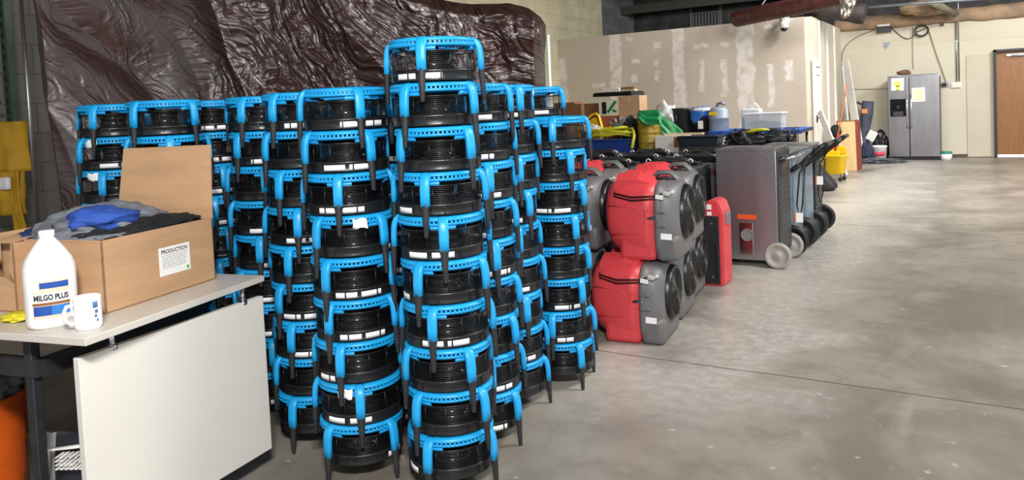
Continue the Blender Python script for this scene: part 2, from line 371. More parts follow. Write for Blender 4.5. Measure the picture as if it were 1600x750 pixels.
m.tube([pa, pb], .03, 8); tag(m.build('ceiling_pipe', mgrey), 'pale grey pipe running level under the ceiling before the far wall', 'pipe')
m = MB(); m.cyl(ony(1172, 34, 15), ony(1200, -6, 15), .012, seg=6); tag(m.build('hanger_rod', mgrey), 'thin slanted metal hanger rod above the partition', 'rod')
yb = mat('old_beam', '#8b8571', .8, var=.3)
m = MB(); m.tube([ony(1452, 0, 18.2), ony(1492, 22, 19.2)], .10, 4); tag(m.build('ceiling_brace', yb), 'pale diagonal brace under the ceiling above the coiled cable', 'brace')
m = MB().blob(ony(1438, 12, 18.9), (.35, .14, .14), .5, 3, 3, 5); tag(m.build('insulation_wad', ins), 'rumpled brown insulation wad lying on top of the far wall', 'insulation')

# ------------------------------------------------------------ air movers
Hu, PITCH = .253, .176
def make_mover():
    root = thing('air_mover', '', 'air mover', group='blue and black air movers stacked on the floor')
    m = MB().lathe([(.140, .240), (.146, .249), (.160, .253), (.172, .250), (.179, .243), (.179, .236), (.172, .236), (.150, .236)], 56, close=True)
    for k in range(64):
        a = 2 * PI * k / 64; m.box((.1755 * math.cos(a), .1755 * math.sin(a), .231), (.006, .009, .012), rot=(0, 0, a))
    m.lathe([(.168, .227), (.178, .227), (.176, .219), (.166, .213)], 56, close=True)
    # sloping brackets between rim and cage, open slots between them
    for k in range(4):
        a = k * PI / 2
        m.lathe([(.174, .214), (.168, .200), (.162, .200), (.164, .214)], 8, a0=a - .30, a1=a + .30, close=True)
    m.build('inlet_ring', blue, root)
    for k in range(4):
        a = k * PI / 2; er = Vector((math.cos(a), math.sin(a), 0)); et = Vector((-math.sin(a), math.cos(a), 0))
        P = lambda r, z: er * r + Vector((0, 0, z))
        pth = [P(.158, .243), P(.172, .241), P(.183, .232), P(.190, .216), P(.194, .195), P(.196, .165), P(.1965, .122)]
        rad = [(.012, .020), (.012, .021), (.0125, .021), (.0125, .0205), (.0125, .020), (.0125, .0195), (.0125, .019)]
        lg = MB().tube(pth, rad, 12, upv=tuple(er)) if False else MB()
        rings = []
        for i, p in enumerate(pth):
            tdir = (pth[min(i + 1, 6)] - pth[max(i - 1, 0)]).normalized(); nn_ = tdir.cross(et).normalized(); ra, rb = rad[i]
            rings.append([p + nn_ * (ra * math.copysign(abs(math.cos(b)) ** .6, math.cos(b))) + et * (rb * math.copysign(abs(math.sin(b)) ** .6, math.sin(b))) for b in [2 * PI * j / 14 for j in range(14)]])
        lg.rings(rings); leg = lg.build('leg', blue, root)
        ft = MB(); rings = []
        for r, z, ra, rb in ((.1965, .128, .0132, .0175), (.197, .120, .0128, .0165), (.200, .060, .0105, .0125), (.2015, .004, .0085, .009), (.2015, 0, .007, .0075)):
            p = P(r, z); rings.append([p + er * (ra * math.cos(b)) + et * (rb * math.sin(b)) for b in [2 * PI * j / 12 for j in range(12)]])
        ft.rings(rings).build('foot', rub, leg)
    m = MB()
    for k in range(9): 
        z = .130 + k * .0075; m.lathe([(.1665, z), (.1690, z), (.1690, z + .0022), (.1665, z + .0022)], 44, close=True)
    for k in range(12):
        a = 2 * PI * k / 12 + .13; m.cyl((.169 * math.cos(a), .169 * math.sin(a), .122), (.167 * math.cos(a), .167 * math.sin(a), .200), .0022, seg=5)
    m.lathe([(.160, .196), (.169, .196), (.169, .201), (.160, .201)], 44, close=True)
    m.build('wire_cage', wire, root)
    m = MB().lathe([(.0, .064), (.12, .064), (.137, .072), (.150, .082), (.1700, .082), (.1725, .085), (.1700, .090), (.1700, .113), (.1725, .118), (.1725, .124), (.168, .128), (.160, .126), (.150, .116), (.08, .104), (0, .104)], 52)
    for k in range(8):
        a = 2 * PI * k / 8 + .4; m.box((.170 * math.cos(a), .170 * math.sin(a), .104), (.008, .006, .034), rot=(0, 0, a))
    m.build('housing', blk, root)
    m = MB().lathe([(.085, .104), (.080, .128), (.064, .134), (.062, .172), (.070, .176), (.070, .182), (.045, .190), (0, .192)], 32)
    m.build('motor', gloss, root)
    m = MB()
    for k in range(3):
        a = k * 2 * PI / 3 + .3; m.tube([(.05 * math.cos(a), .05 * math.sin(a), .188), (.11 * math.cos(a), .11 * math.sin(a), .210), (.150 * math.cos(a), .150 * math.sin(a), .222)], [(.006, .016)] * 3, 8)
    m.lathe([(.03, .188), (.075, .190), (.10, .200), (.09, .206), (.03, .200)], 28, close=True)
    m.build('motor_mount', blk, root)
    return root
proto = make_mover()
def sticker(parent, a, half):
    m = MB().lathe([(.1708, .0905), (.1722, .0905), (.1722, .1125), (.1708, .1125)], 10, a0=a - half, a1=a + half, close=True)
    m.build('label_sticker', stick, parent)
def paper_tag(parent, a, seed):
    rr = random.Random(seed); m = MB(); rows = []
    for i in range(5):
        rows.append([Vector((.183 + .006 * math.sin(i + j), -.03 + .015 * j, .240 - .010 * i + .004 * math.sin(j * 2 + seed))) for j in range(5)])
    M = Matrix.Rotation(a, 4, 'Z'); rows = [[M @ p for p in r] for r in rows]
    m.rings(rows, closed_ring=False, cap=False); o = m.build('paper_tag', paper, parent); md = o.modifiers.new('s', 'SOLIDIFY'); md.thickness = .0012
ORD = ['topmost', 'second from top', 'third from top', 'fourth from top', 'fifth from top', 'fourth from bottom', 'third from bottom', 'second from bottom', 'bottom one']
def ordinal(i, n):                                    # i counted from the bottom, 0 = bottom
    w_ = ['', 'second', 'third', 'fourth', 'fifth', 'sixth']
    t_ = n - 1 - i
    if t_ == 0: return 'topmost'
    if i == 0: return 'lowest'
    return (w_[t_] + ' from top') if t_ <= n // 2 else (w_[i] + ' from bottom')
# name, image x at eye level, distance, units, leg angles top to bottom (0 faces the camera), phrase, label angles
stacks = [
 ('A', 681, 3.15, 10, [-14, -37, -51, -17, 2, -33, -18, 26, -46, -30], 'of the tallest stack in front', [-40, None, None, -55, -35, -70, 14, None, None, -68]),
 ('B', 540, 3.30, 9, [17, 30, -13, 40, 54, -36, -22, -2, 42], 'of the stack just left of the tallest', [42, -18, 5, 62, -12, -10, -50, -38, 52]),
 ('C', 737, 3.57, 9, None, 'of the second stack back on the aisle side', None),
 ('D', 781, 3.96, 9, None, 'of the third stack back on the aisle side', None),
 ('E', 863, 4.27, 8, [-2, 28, 52, 30, 60, 38, -14, 30], 'of the farthest aisle stack, beside the red blowers', [None, None, 12, None, None, 40, 8, None]),
 ('F', 833, 4.70, 9, None, 'of the stack behind the farthest aisle stack', None),
 ('L5', 470, 3.66, 9, [-40, -58, -36, -12, -28, -48, -30, 20, -34], 'of the fifth stack from the left', None),
 ('L4', 411, 4.02, 9, None, 'of the fourth stack from the left', None),
 ('L3', 332, 4.40, 9, None, 'of the third stack from the left', None),
 ('L2', 260, 3.92, 9, [-46, 2, 30, -20, 40, 5, -30, 20, -10], 'of the second stack from the left', [None, None, None, None, None, None, None, None, None]),
 ('L1', 178, 4.25, 9, [-30, -62, -20, 20, -44, 10, 40, -10, 25], 'of the leftmost stack beside the brown tarp', [None, -12, None, None, None, None, None, None, None]),
 ('M1', (-2.42, 2.93), 0, 9, None, 'in the inner stack behind the tallest one', None),
 ('M2', (-2.47, 3.36), 0, 9, None, 'in the inner stack farther behind the tallest one', None),
 ('M3', (-2.88, 3.04), 0, 9, None, 'in the inner stack behind fifth stack from left', None),
 ('M4', (-3.33, 3.18), 0, 9, None, 'in the inner stack behind fourth stack from left', None),
]
first = True
for nm, px_, D, n, legs, phrase, labs in stacks:
    base = ond(px_, 170 + .045 * (800 - px_), D) if D else Vector((*px_, 0)); base.z = 0
    az = math.atan2(-base.y, -base.x)                  # direction towards the camera
    rr = random.Random(sum(map(ord, nm)) * 3)
    prev = None
    for i in range(n):
        ti = n - 1 - i
        if legs: phi = legs[ti]
        else:
            phi = rr.uniform(-45, 45)
            while prev is not None and abs((phi - prev + 45) % 90 - 45) < 15: phi = rr.uniform(-45, 45)
        prev = phi
        loc = Vector((base.x + rr.uniform(-.006, .006), base.y + rr.uniform(-.006, .006), i * PITCH))
        rz = az + math.radians(phi)                    # a positive angle turns the leg to the right as seen
        lab = 'blue-ringed air mover, %s %s' % (ordinal(i, n), phrase)
        u = dup(proto, loc, rz, lab)
        if labs: la = labs[ti]
        else: la = rr.choice([None, rr.uniform(-50, 50), rr.uniform(-40, 40)])
        if la is not None:
            a = math.radians(la - phi); sticker(u, a, .26)
            if abs(la) < 45: sticker(u, a + (.62 if la < 0 else -.62), .26)
        if rr.random() < .10: paper_tag(u, math.radians(rr.uniform(-50, 50) - phi), rr.randint(0, 99))
for ch in list(proto.children):
    for g in list(ch.children): bpy.data.objects.remove(g)
    bpy.data.objects.remove(ch)
bpy.data.objects.remove(proto)

# ------------------------------------------------------------ tarp over a storage rack
TL0, TL1 = Vector((-6.19, 3.165)), Vector((-2.98, 5.47))
def rdg(x, y, z): return 1 - 2 * abs(noise.noise(Vector((x, y, z))))
def tarp_pt(s, v):
    """s 0..1 left to right, v 0 (top) .. 1 (bottom)"""
    d = (TL1 - TL0).normalized(); nrm = Vector((d.y, -d.x)); p = TL0.lerp(TL1, s)
    k = max(0, min(1, (s - .42) / .45)); k = k * k * (3 - 2 * k)
    ztop = 2.98 - .60 * k - (.10 * ((s - .93) / .07) if s > .93 else 0)
    z = ztop - v * (ztop - .12); Sx, V = s * 4.2, (2.98 - z)
    wr = min(1, max(0, (s - .30) / .25)); wr = wr * wr * (3 - 2 * wr)
    wx = .35 * noise.noise(Vector((Sx * .8, V * .8, 3)))
    a = Sx - .42 * V + wx; b = Sx - .75 * V + wx * 1.4
    big = rdg(a * .85, V * .16, 4) * .16
    mid = rdg(b * 1.9, V * .35, 9) * .085 * (.30 + .70 * wr)
    m2 = rdg(b * 4.2 + 3, V * .8, 15) * .034 * (.12 + .88 * wr)
    f1 = rdg(Sx * 7 + V * 3, V * 6.5 - Sx * 2, 12) * .007 * (.05 + .95 * wr); f2 = rdg(Sx * 13 - V * 5, V * 11, 22) * .003 * wr
    dis = big + mid + m2 + f1 + f2 + .10 * noise.noise(Vector((Sx * .7, V * .3, 2)))
    if v < .05: dis -= (.05 - v) * 5.0
    if s > .97: dis -= (s - .97) * 9
    if s > .86: dis += .12 * math.exp(-((V - .85) / .16) ** 2) * min(1, (s - .86) / .08)
    if s < .03: dis -= (.03 - s) * 7
    xy = p + nrm * (dis + .05) + d * (.12 * v * (1 - s))
    return Vector((xy.x, xy.y, z))
NX, NZ = 420, 230
m = MB(); m.rings([[tarp_pt(i / NX, j / NZ) for j in range(NZ + 1)] for i in range(NX + 1)], closed_ring=False, cap=False)
uvl = m.bm.loops.layers.uv.new('UVMap'); m.bm.verts.index_update()
for f in m.bm.faces:
    for lp in f.loops:
        i_, j_ = divmod(lp.vert.index, NZ + 1); s_, v_ = i_ / NX, j_ / NZ; lp[uvl].uv = (s_ * 4.2, (1 - v_) * 2.8)
t = NT('brown_tarp'); uv = t.n.new('ShaderNodeTexCoord').outputs['UV']
spu = t.n.new('ShaderNodeSeparateXYZ'); t.L.new(uv, spu.inputs[0]); U_, V_ = spu.outputs[0], spu.outputs[1]
wrp = t.n.new('ShaderNodeTexNoise'); wrp.inputs['Scale'].default_value = 1.3; wrp.inputs['Detail'].default_value = 2; t.L.new(uv, wrp.inputs['Vector'])
wv = t.math('MULTIPLY', t.math('SUBTRACT', wrp.outputs[0], .5), 1.1)
def dirn(c_, fa, fv, detail=2, seedz=0.0, rough=.5):     # noise drawn out along the slanting folds
    cb = t.n.new('ShaderNodeCombineXYZ'); a_ = t.math('ADD', t.math('ADD', U_, t.math('MULTIPLY', V_, c_)), wv)
    t.L.new(t.math('MULTIPLY', a_, fa), cb.inputs[0]); t.L.new(t.math('MULTIPLY', V_, fv), cb.inputs[1]); cb.inputs[2].default_value = seedz
    q = t.n.new('ShaderNodeTexNoise'); q.inputs['Scale'].default_value = 1; q.inputs['Detail'].default_value = detail; q.inputs['Roughness'].default_value = rough; t.L.new(cb.outputs[0], q.inputs['Vector']); return q.outputs[0]
def crease(v_, w_): return t.ramp(t.math('ABSOLUTE', t.math('SUBTRACT', v_, .5)), 0.0, w_)
msk = t.math('ADD', .16, t.math('MULTIPLY', t.ramp(U_, 1.1, 1.9), .84))
na = dirn(.5, 1.2, .8, 3, 7.0)
h = t.math('MULTIPLY', crease(dirn(.62, 5.5, 1.1, 2, 1.0), .14), 1.0)
h = t.math('ADD', h, t.math('MULTIPLY', crease(dirn(.85, 11, 3.0, 2, 3.0), .16), .42)); h = t.math('ADD', h, t.math('MULTIPLY', crease(dirn(-.5, 6, 8, 2, 5.0), .14), .30))
h = t.math('ADD', h, t.math('MULTIPLY', dirn(.7, 30, 14, 3, 9.0), .16)); h = t.math('MULTIPLY', h, msk)
t.bump(h, .8, .040); t.b.inputs['Specular IOR Level'].default_value = .8; t.b.inputs['IOR'].default_value = 1.62
t.b.inputs['Coat Weight'].default_value = .25; t.b.inputs['Coat Roughness'].default_value = .2
tm = t.out(t.mix(t.ramp(na, .4, .6), lin('#36201c'), lin('#452b27')), .41)
o = m.build('tarp', tm); md = o.modifiers.new('s', 'SOLIDIFY'); md.thickness = .003; md.offset = -1
tag(o, 'big crumpled dark brown tarp hung behind the blue air mover stacks', 'tarp')
# the rack it hangs on
def rk(s, off, z):
    L0, L1 = TL0, TL1; d = (L1 - L0).normalized(); nrm = Vector((d.y, -d.x)); p = L0.lerp(L1, s) - nrm * off; return Vector((p.x, p.y, z))
r_ = thing('storage_rack', 'tall metal storage rack standing under the brown tarp', 'rack', rk(.5, .55, 0)); rl = Vector(r_.location)
for s_, off in ((.05, .42), (.05, .95), (.955, .42), (.955, .95), (.5, .42), (.5, .95)):
    MB().box(rk(s_, off, 1.08 if s_ > .9 else 1.38) - rl, (.05, .05, 2.16 if s_ > .9 else 2.76), rot=(0, 0, .62)).build('post', steel2, r_)
for z_ in (.3, 1.3, 2.1): MB().tube([rk(.05, .42, z_) - rl, rk(.955, .42, z_) - rl], .03, 4).tube([rk(.05, .95, z_) - rl, rk(.955, .95, z_) - rl], .03, 4).build('beam', steel2, r_)
pp = rk(1.010, .05, 0); tag(MB().cyl(pp, pp + Vector((0, 0, 2.12)), .014, seg=10).build('upright_pole', whitep), 'thin bright metal pole at the right end of the brown tarp', 'pole')

# ------------------------------------------------------------ left: green rack upright, pole, hi-vis garment
gp = ony(4, 195, 4.3) if False else Vector((-7.75, 3.72, 0))
t_ = thing('rack_upright', 'green perforated steel rack upright at the left edge against the block wall', 'rack', gp)
m = MB().box((0, 0, 1.55), (.09, .012, 3.1)).box((-.045, .03, 1.55), (.012, .06, 3.1)).box((.045, .03, 1.55), (.012, .06, 3.1)); m.build('post', mat('rack_green', '#3f5248', .5, var=.25), t_)
m = MB()
for k in range(30): m.box((.0, -.008, .12 + k * .1), (.022, .006, .05))
m.build('slot_row', mat('slot_dark', '#14181a', .9), t_)
MB().box((0, 0, .01), (.16, .14, .02)).build('foot_plate', dgrey, t_)
pa = ony(48, 205, 3.55); pa.z = 0
tag(MB().cyl(pa, pa + Vector((0, 0, 3.4)), .016, seg=10).build('vertical_pipe', steel2), 'thin silver vertical pipe between the green rack upright and the tarp', 'pipe')
g_ = thing('rain_jacket', 'yellow work jacket with a silver reflective band hanging at the left edge', 'jacket', (-7.62, 3.72, 0))
P = [px for px in ()]
def gar(u, z, q=0):                                     # u metres to the right of the left edge
    base = Vector((-7.70 + .0, 3.40, 0)); d = Vector((math.cos(.45), math.sin(.45), 0)); nrm = Vector((d.y, -d.x, 0))
    return base + d * u + nrm * (.05 + q) + Vector((0, 0, z)) - Vector(g_.location)
def sheet(fn, nu, nz_): 
    return [[fn(i / nu, j / nz_) for j in range(nz_ + 1)] for i in range(nu + 1)]
m = MB(); m.rings(sheet(lambda u, v: gar(-.15 + .62 * u, 1.62 - .45 * v, .05 * noise.noise(Vector((u * 6, v * 1.5, 1))) - .10 * (2 * u - 1) ** 4), 24, 14), closed_ring=False, cap=False)
o = m.build('jacket_body', mat('hivis_yellow', '#c9991a', .7, var=.2, bump=.5, bscale=14), g_); o.modifiers.new('s', 'SOLIDIFY').thickness = .02
m = MB(); m.rings(sheet(lambda u, v: gar(-.15 + .58 * u, 1.18 - .36 * v - .04 * u * v, .03 + .05 * noise.noise(Vector((u * 6, v * 2, 5))) - .10 * (2 * u - 1) ** 4), 24, 12), closed_ring=False, cap=False)
o = m.build('jacket_skirt', MATS['hivis_yellow'], g_); o.modifiers.new('s', 'SOLIDIFY').thickness = .02
m = MB(); m.rings(sheet(lambda u, v: gar(.34 + .10 * u + .02 * v, 1.18 - .62 * v, .02 + .03 * noise.noise(Vector((u * 3, v * 3, 8)))), 6, 10), closed_ring=False, cap=False)
o = m.build('sleeve', MATS['hivis_yellow'], g_); o.modifiers.new('s', 'SOLIDIFY').thickness = .03
m = MB(); m.rings(sheet(lambda u, v: gar(.02 + .36 * u, 1.13 - .11 * v, .065 + .05 * noise.noise(Vector(((.17 + u * .36 / .58) * 6, .1, 5)))- .10 * (2 * (.3 + .6 * u) - 1) ** 4), 14, 3), closed_ring=False, cap=False)
o = m.build('reflective_band', mat('reflective', '#f4f6f6', .3), g_); o.modifiers.new('s', 'SOLIDIFY').thickness = .012
MB().cyl(gar(.15, 1.62, -.02), gar(.15, 1.80, -.06), .008, seg=6).box(gar(.15, 1.8, -.10), (.05, .12, .03)).build('hook', dgrey, g_)

# ------------------------------------------------------------ counter table with hung panel
TZ = .88; TC = onz(133, 529, TZ); TU = onz(413, 430, TZ) - TC; TLEN = TU.length; TU.normalize(); TV = Vector((-TU.y, TU.x, 0)); TC.z = 0
trot = math.atan2(TU.y, TU.x)
tb = thing('counter_table', 'white-topped table with a large white panel hung along its right side', 'table', TC, 0)
def tl(u, v, z): return TU * u + TV * v + Vector((0, 0, z))
def tbox(m, u0, u1, v0, v1, z0, z1, bev=0):
    return m.box(tl((u0 + u1) / 2, (v0 + v1) / 2, (z0 + z1) / 2), (u1 - u0, v1 - v0, z1 - z0), rot=(0, 0, trot), bev=bev)
tbox(MB(), 0, TLEN, 0, .80, TZ - .026, TZ, .003).build('tabletop', lamd, tb)
# hung panel
pa, pb = onz(118, 560, .786) - TC, onz(407, 462, .786) - TC
d = (pb - pa); d.z = 0; L_ = d.length; ang = math.atan2(d.y, d.x); mid = (pa + pb) / 2; nrm = Vector((d.y, -d.x, 0)).normalized()
MB().box((mid.x - nrm.x * .0, mid.y, (.786 + .116) / 2), (L_, .028, .67), rot=(0, 0, ang), bev=.003).build('hung_panel', lam, tb)
for q in (.16, .88):
    p = pa.lerp(pb, q); MB().cyl((p.x, p.y, .75), (p.x, p.y, TZ - .02), .010, seg=12).cyl((p.x, p.y, .775), (p.x, p.y, .79), .018, seg=12).build('standoff', chrome, tb)
for u_, v_ in ((.10, .36), (.90, .36), (.10, .74), (.90, .74)):
    m = MB(); tbox(m, u_ - .018, u_ + .018, v_ - .018, v_ + .018, 0, TZ - .026, .004); m.build('leg', rub, tb)
m = MB(); tbox(m, .1, .9, .30, .34, .70, .76); tbox(m, .08, .12, .32, .74, .70, .76); tbox(m, .88, .92, .32, .74, .70, .76); m.build('apron', rub, tb)

# large open cardboard box with clothes
BC = onz(166, 491, TZ); bu = onz(337, 436, TZ) - BC; BLEN = bu.length; bu.normalize(); bv = Vector((-bu.y, bu.x, 0)); brot = math.atan2(bu.y, bu.x)
BU, BV, BH = BLEN, .50, .262
bx = thing('cardboard_box', 'large open cardboard box of clothes on the white table', 'box', BC)
def bbox(m, u0, u1, v0, v1, z0, z1, mi=0):
    return m.box(bu * ((u0 + u1) / 2) + bv * ((v0 + v1) / 2) + Vector((0, 0, (z0 + z1) / 2)), (u1 - u0, v1 - v0, z1 - z0), rot=(0, 0, brot), mi=mi)
m = MB(); bbox(m, 0, BU, 0, BV, 0, .006); bbox(m, 0, BU, 0, .006, 0, BH); bbox(m, 0, BU, BV - .006, BV, 0, BH); bbox(m, 0, .006, 0, BV, 0, BH); bbox(m, BU - .006, BU, 0, BV, 0, BH)
m.build('carton', card, bx)
lean = .10
m = MB(); a = []
for (v_, z_, o_) in ((0.0, BH - .005, 0), (BV + .02, BH - .005, 0), (BV + .0, BH + .30, lean), (0.02, BH + .305, lean)):
    a.append(bu * (BU + o_ * .4) + bv * v_ + Vector((0, 0, z_)))
aa = [p + bu * .006 for p in a]; V = [m.bm.verts.new(p) for p in a + aa]
for q in ((0, 1, 2, 3), (7, 6, 5, 4), (0, 4, 5, 1), (1, 5, 6, 2), (2, 6, 7, 3), (3, 7, 4, 0)): m.bm.faces.new([V[i] for i in q])
m.build('flap', card, bx)
# side flap folded outward and down inside edge, front flap
m = MB(); a = [bv * .0 + Vector((0, 0, BH)), bu * 0 + bv * BV + Vector((0, 0, BH)), bu * .12 + bv * (BV + .0) + Vector((0, 0, BH - .05)), bu * .12 + bv * .02 + Vector((0, 0, BH - .04))]
V = [m.bm.verts.new(p) for p in a]; m.bm.faces.new(V); o = m.build('flap', card, bx); o.modifiers.new('s', 'SOLIDIFY').thickness = .005
lb = MB(); bbox(lb, .255, .415, -.0015, -.0002, .075, .185); lb = lb.build('shipping_label', paper, bx)
ink = mat('ink_black', '#22242a', .7); inkg = mat('ink_grey', '#8c9098', .8)
textmesh('label_heading', 'PRODUCTION', .021, ink, lb, lambda x, y: bu * (.335 + x) + bv * (-.0022) + Vector((0, 0, .167 + y)), bold=.0004)
m = MB(); rr = random.Random(3)
for k in range(7):
    u_ = .27
    while u_ < .39:
        w_ = rr.uniform(.008, .02); bbox(m, u_, min(u_ + w_, .403), -.0022, -.0016, .152 - k * .008, .154 - k * .008); u_ += w_ + .004
m.build('label_lines', inkg, lb)
m = MB(); m.cyl(bu * .400 + bv * (-.0016) + Vector((0, 0, .088)), bu * .400 + bv * (-.0028) + Vector((0, 0, .088)), .007, seg=16); m.build('green_dot', mat('dot_green', '#3fbf4a', .5), lb)

def bp(u_, v_, z_): return BC + bu * u_ + bv * v_ + Vector((0, 0, z_))
tag(MB().blob(bp(.27, .27, .265), (.19, .24, .085), .22, 1.7, 5, 1).build('grey_fleece', gcloth), 'crumpled grey fleece garment heaped highest in the cardboard box', 'clothing', None)
tag(MB().blob(bp(.18, .19, .315), (.10, .12, .045), .25, 2.0, 4, 4).build('blue_shirt', bcloth), 'bright blue folded shirt on the grey fleece in the box', 'clothing')
tag(MB().blob(bp(.31, .13, .255), (.10, .24, .045), .22, 2.0, 5, 9).build('black_jacket', kcloth), 'black garment lying at the right side inside the cardboard box', 'clothing')
tag(MB().blob(bp(.15, .42, .245), (.11, .12, .045), .25, 2.0, 4, 15).build('navy_shirt', mat('navy_cloth', '#22386f', .85, var=.35, bump=.4, bscale=20)), 'dark navy garment at the left end of the cardboard box', 'clothing')

# torn box at the left edge
q = onz(34, 489, TZ); tb2 = thing('cardboard_box', 'torn brown cardboard box with a hole, at the left end of the table', 'box', q + TV * .02)
m = MB(); W_, H_ = .34, .255
face = [(0, 0), (W_, 0), (W_, H_), (.16, H_), (.13, .235), (.10, .17), (.055, .14), (.02, .20), (.035, .25), (0, H_)]
def tq(x, z, dy=0): return bv * x + bu * dy + Vector((0, 0, z))
# front face: outer ring of strips round the hole
def quad(m, pts, th=.005):
    V0 = [m.bm.verts.new(p) for p in pts]; V1 = [m.bm.verts.new(p + bu * th) for p in pts]; m.bm.faces.new(V0); m.bm.faces.new(V1[::-1])
    for i in range(len(pts)): m.bm.faces.new((V0[i], V1[i], V1[(i + 1) % len(pts)], V0[(i + 1) % len(pts)]))
quad(m, [tq(0, 0), tq(W_, 0), tq(W_, .13), tq(.06, .13), tq(0, .10)]); quad(m, [tq(.11, .13), tq(W_, .13), tq(W_, H_), tq(.13, H_)]); quad(m, [tq(0, .10), tq(.03, .16), tq(.01, H_), tq(0, H_)])
m.box(tq(W_ / 2, .003, .17), (.34, W_, .006), rot=(0, 0, brot)); m.box(tq(.003, H_ / 2, .17), (.34, .006, H_), rot=(0, 0, brot)); m.box(tq(W_, H_ / 2, .17), (.34, .006, H_), rot=(0, 0, brot)); m.box(tq(W_ / 2, H_ / 2, .34), (.006, W_, H_), rot=(0, 0, brot))
m.build('carton', card, tb2)
m = MB(); quad(m, [tq(.10, .13, -.012), tq(.20, .12, -.02), tq(.16, .21, -.03), tq(.11, .24, -.02)]); quad(m, [tq(.0, H_, 0), tq(.16, H_, .0), tq(.15, H_ + .012, .12), tq(.0, H_ + .02, .12)]); m.build('torn_flap', mat('cardboard_light', '#c9a078', .85, var=.1), tb2)

# jug
J = onz(83, 506, TZ); cdir = math.atan2(-J.y, -J.x)
jg = thing('plastic_jug', 'white gallon jug with blue and orange label beside the white mug', 'jug', J, cdir)
# superellipse cross-section body
def se(r, z, n=2.6, k=40): return [Vector((r * math.copysign(abs(math.cos(a)) ** (2 / n), math.cos(a)), r * math.copysign(abs(math.sin(a)) ** (2 / n), math.sin(a)), z)) for a in [2 * PI * j / k for j in range(k)]]
prof = [(.066, 0), (.076, .006), (.079, .02), (.079, .10), (.080, .185), (.078, .205), (.070, .228), (.056, .252), (.040, .275), (.028, .290), (.022, .298), (.022, .305)]
MB().rings([se(r, z, 2.6 if z < .2 else 2.2) for r, z in prof]).build('bottle', mat('hdpe_white', '#f4f3f0', .35), jg)
MB().lathe([(.0235, .300), (.0245, .302), (.0245, .320), (.022, .323), (0, .323)], 28).build('cap', whitep, jg)
MB().tube([(-.030, .0, .290), (-.062, .0, .282), (-.082, 0, .25), (-.084, 0, .21), (-.074, .0, .18)], .011, 10).build('handle', MATS['hdpe_white'], jg)
def jr(a, r=.079): n = 2.6; c_, s_ = abs(math.cos(a)), abs(math.sin(a)); 
def jpos(t_, z_, off=.0008):                              # t_ metres along the label, camera side is +x
    a = t_ / .079; n = 2.6; c_, s_ = math.cos(a), math.sin(a); r = .0805 / ((abs(c_) ** n + abs(s_) ** n) ** (1 / n)); return Vector(((r + off) * c_, (r + off) * s_, z_))
def patch(name, t0, t1, z0, z1, m_, parent, off=.0008):
    q = MB(); q.rings([[jpos(t0 + (t1 - t0) * i / 14, z, off) for z in (z0, (z0 + z1) / 2, z1)] for i in range(15)], closed_ring=False, cap=False)
    return q.build(name, m_, parent)
lab = patch('label', -.052, .052, .040, .165, mat('label_peach', '#f1cdb0', .5), jg)
lw_ = mat('label_paper', '#f3f1ee', .5); lbl = mat('label_blue', '#2d78c4', .5); lbr = mat('label_brown', '#8a5b34', .5); ldk = mat('label_navy', '#1c4da0', .5)
patch('label_band', -.030, .050, .138, .158, ldk, lab, .0014); patch('label_band', -.052, .052, .092, .122, lw_, lab, .0014)
patch('label_band', -.052, .052, .082, .091, lbr, lab, .0014); patch('label_band', -.050, .0, .048, .080, ldk, lab, .0014); patch('label_band', .0, .050, .048, .080, lbl, lab, .0014)
patch('label_band', -.050, -.032, .128, .162, lw_, lab, .0018)
textmesh('label_text', 'MILGO PLUS', .0205, ink, lab, lambda x, y: jpos(x * .84, .107 + y * 1.25, .0022), bold=.0009)
textmesh('label_text', 'LEMON', .011, whitep, lab, lambda x, y: jpos(.0 + x, .148 + y, .0022)) if False else None

# mug
q = onz(139, 512, TZ); mg = thing('coffee_mug', 'white mug with small blue print beside the gallon jug', 'mug', q, math.atan2(-q.y, -q.x))
MB().lathe([(0, .004), (.030, .003), (.037, 0), (.040, .003), (.042, .012), (.0425, .104), (.0415, .107), (.0395, .104), (.039, .012), (0, .009)], 40).build('cup', mat('ceramic', '#f3f3f4', .15), mg)
MB().tube([(.018, -.036, .086), (.020, -.060, .084), (.022, -.070, .062), (.021, -.066, .038), (.018, -.050, .024), (.016, -.037, .024)], .0062, 10).build('handle', MATS['ceramic'], mg)
m = MB()
for k, (a, z, s_) in enumerate(((.55, .082, .010), (.62, .060, .006), (.55, .045, .005), (.68, .030, .004))): m.lathe([(.0428, z - s_), (.0432, z - s_), (.0432, z + s_), (.0428, z + s_)], 6, a0=a - s_ * 20, a1=a + s_ * 20, close=True)
m.build('print', mat('print_blue', '#5577a8', .5), mg)
# glove and dark cloth behind the jug
q = onz(30, 500, TZ); tag(MB().blob(q + Vector((0, 0, .014)), (.060, .045, .014), .3, 3, 4, 2).build('work_glove', mat('glove_yellow', '#d9c92b', .7)), 'yellow work glove lying on the table left of the jug', 'glove')
q = onz(22, 488, TZ); 

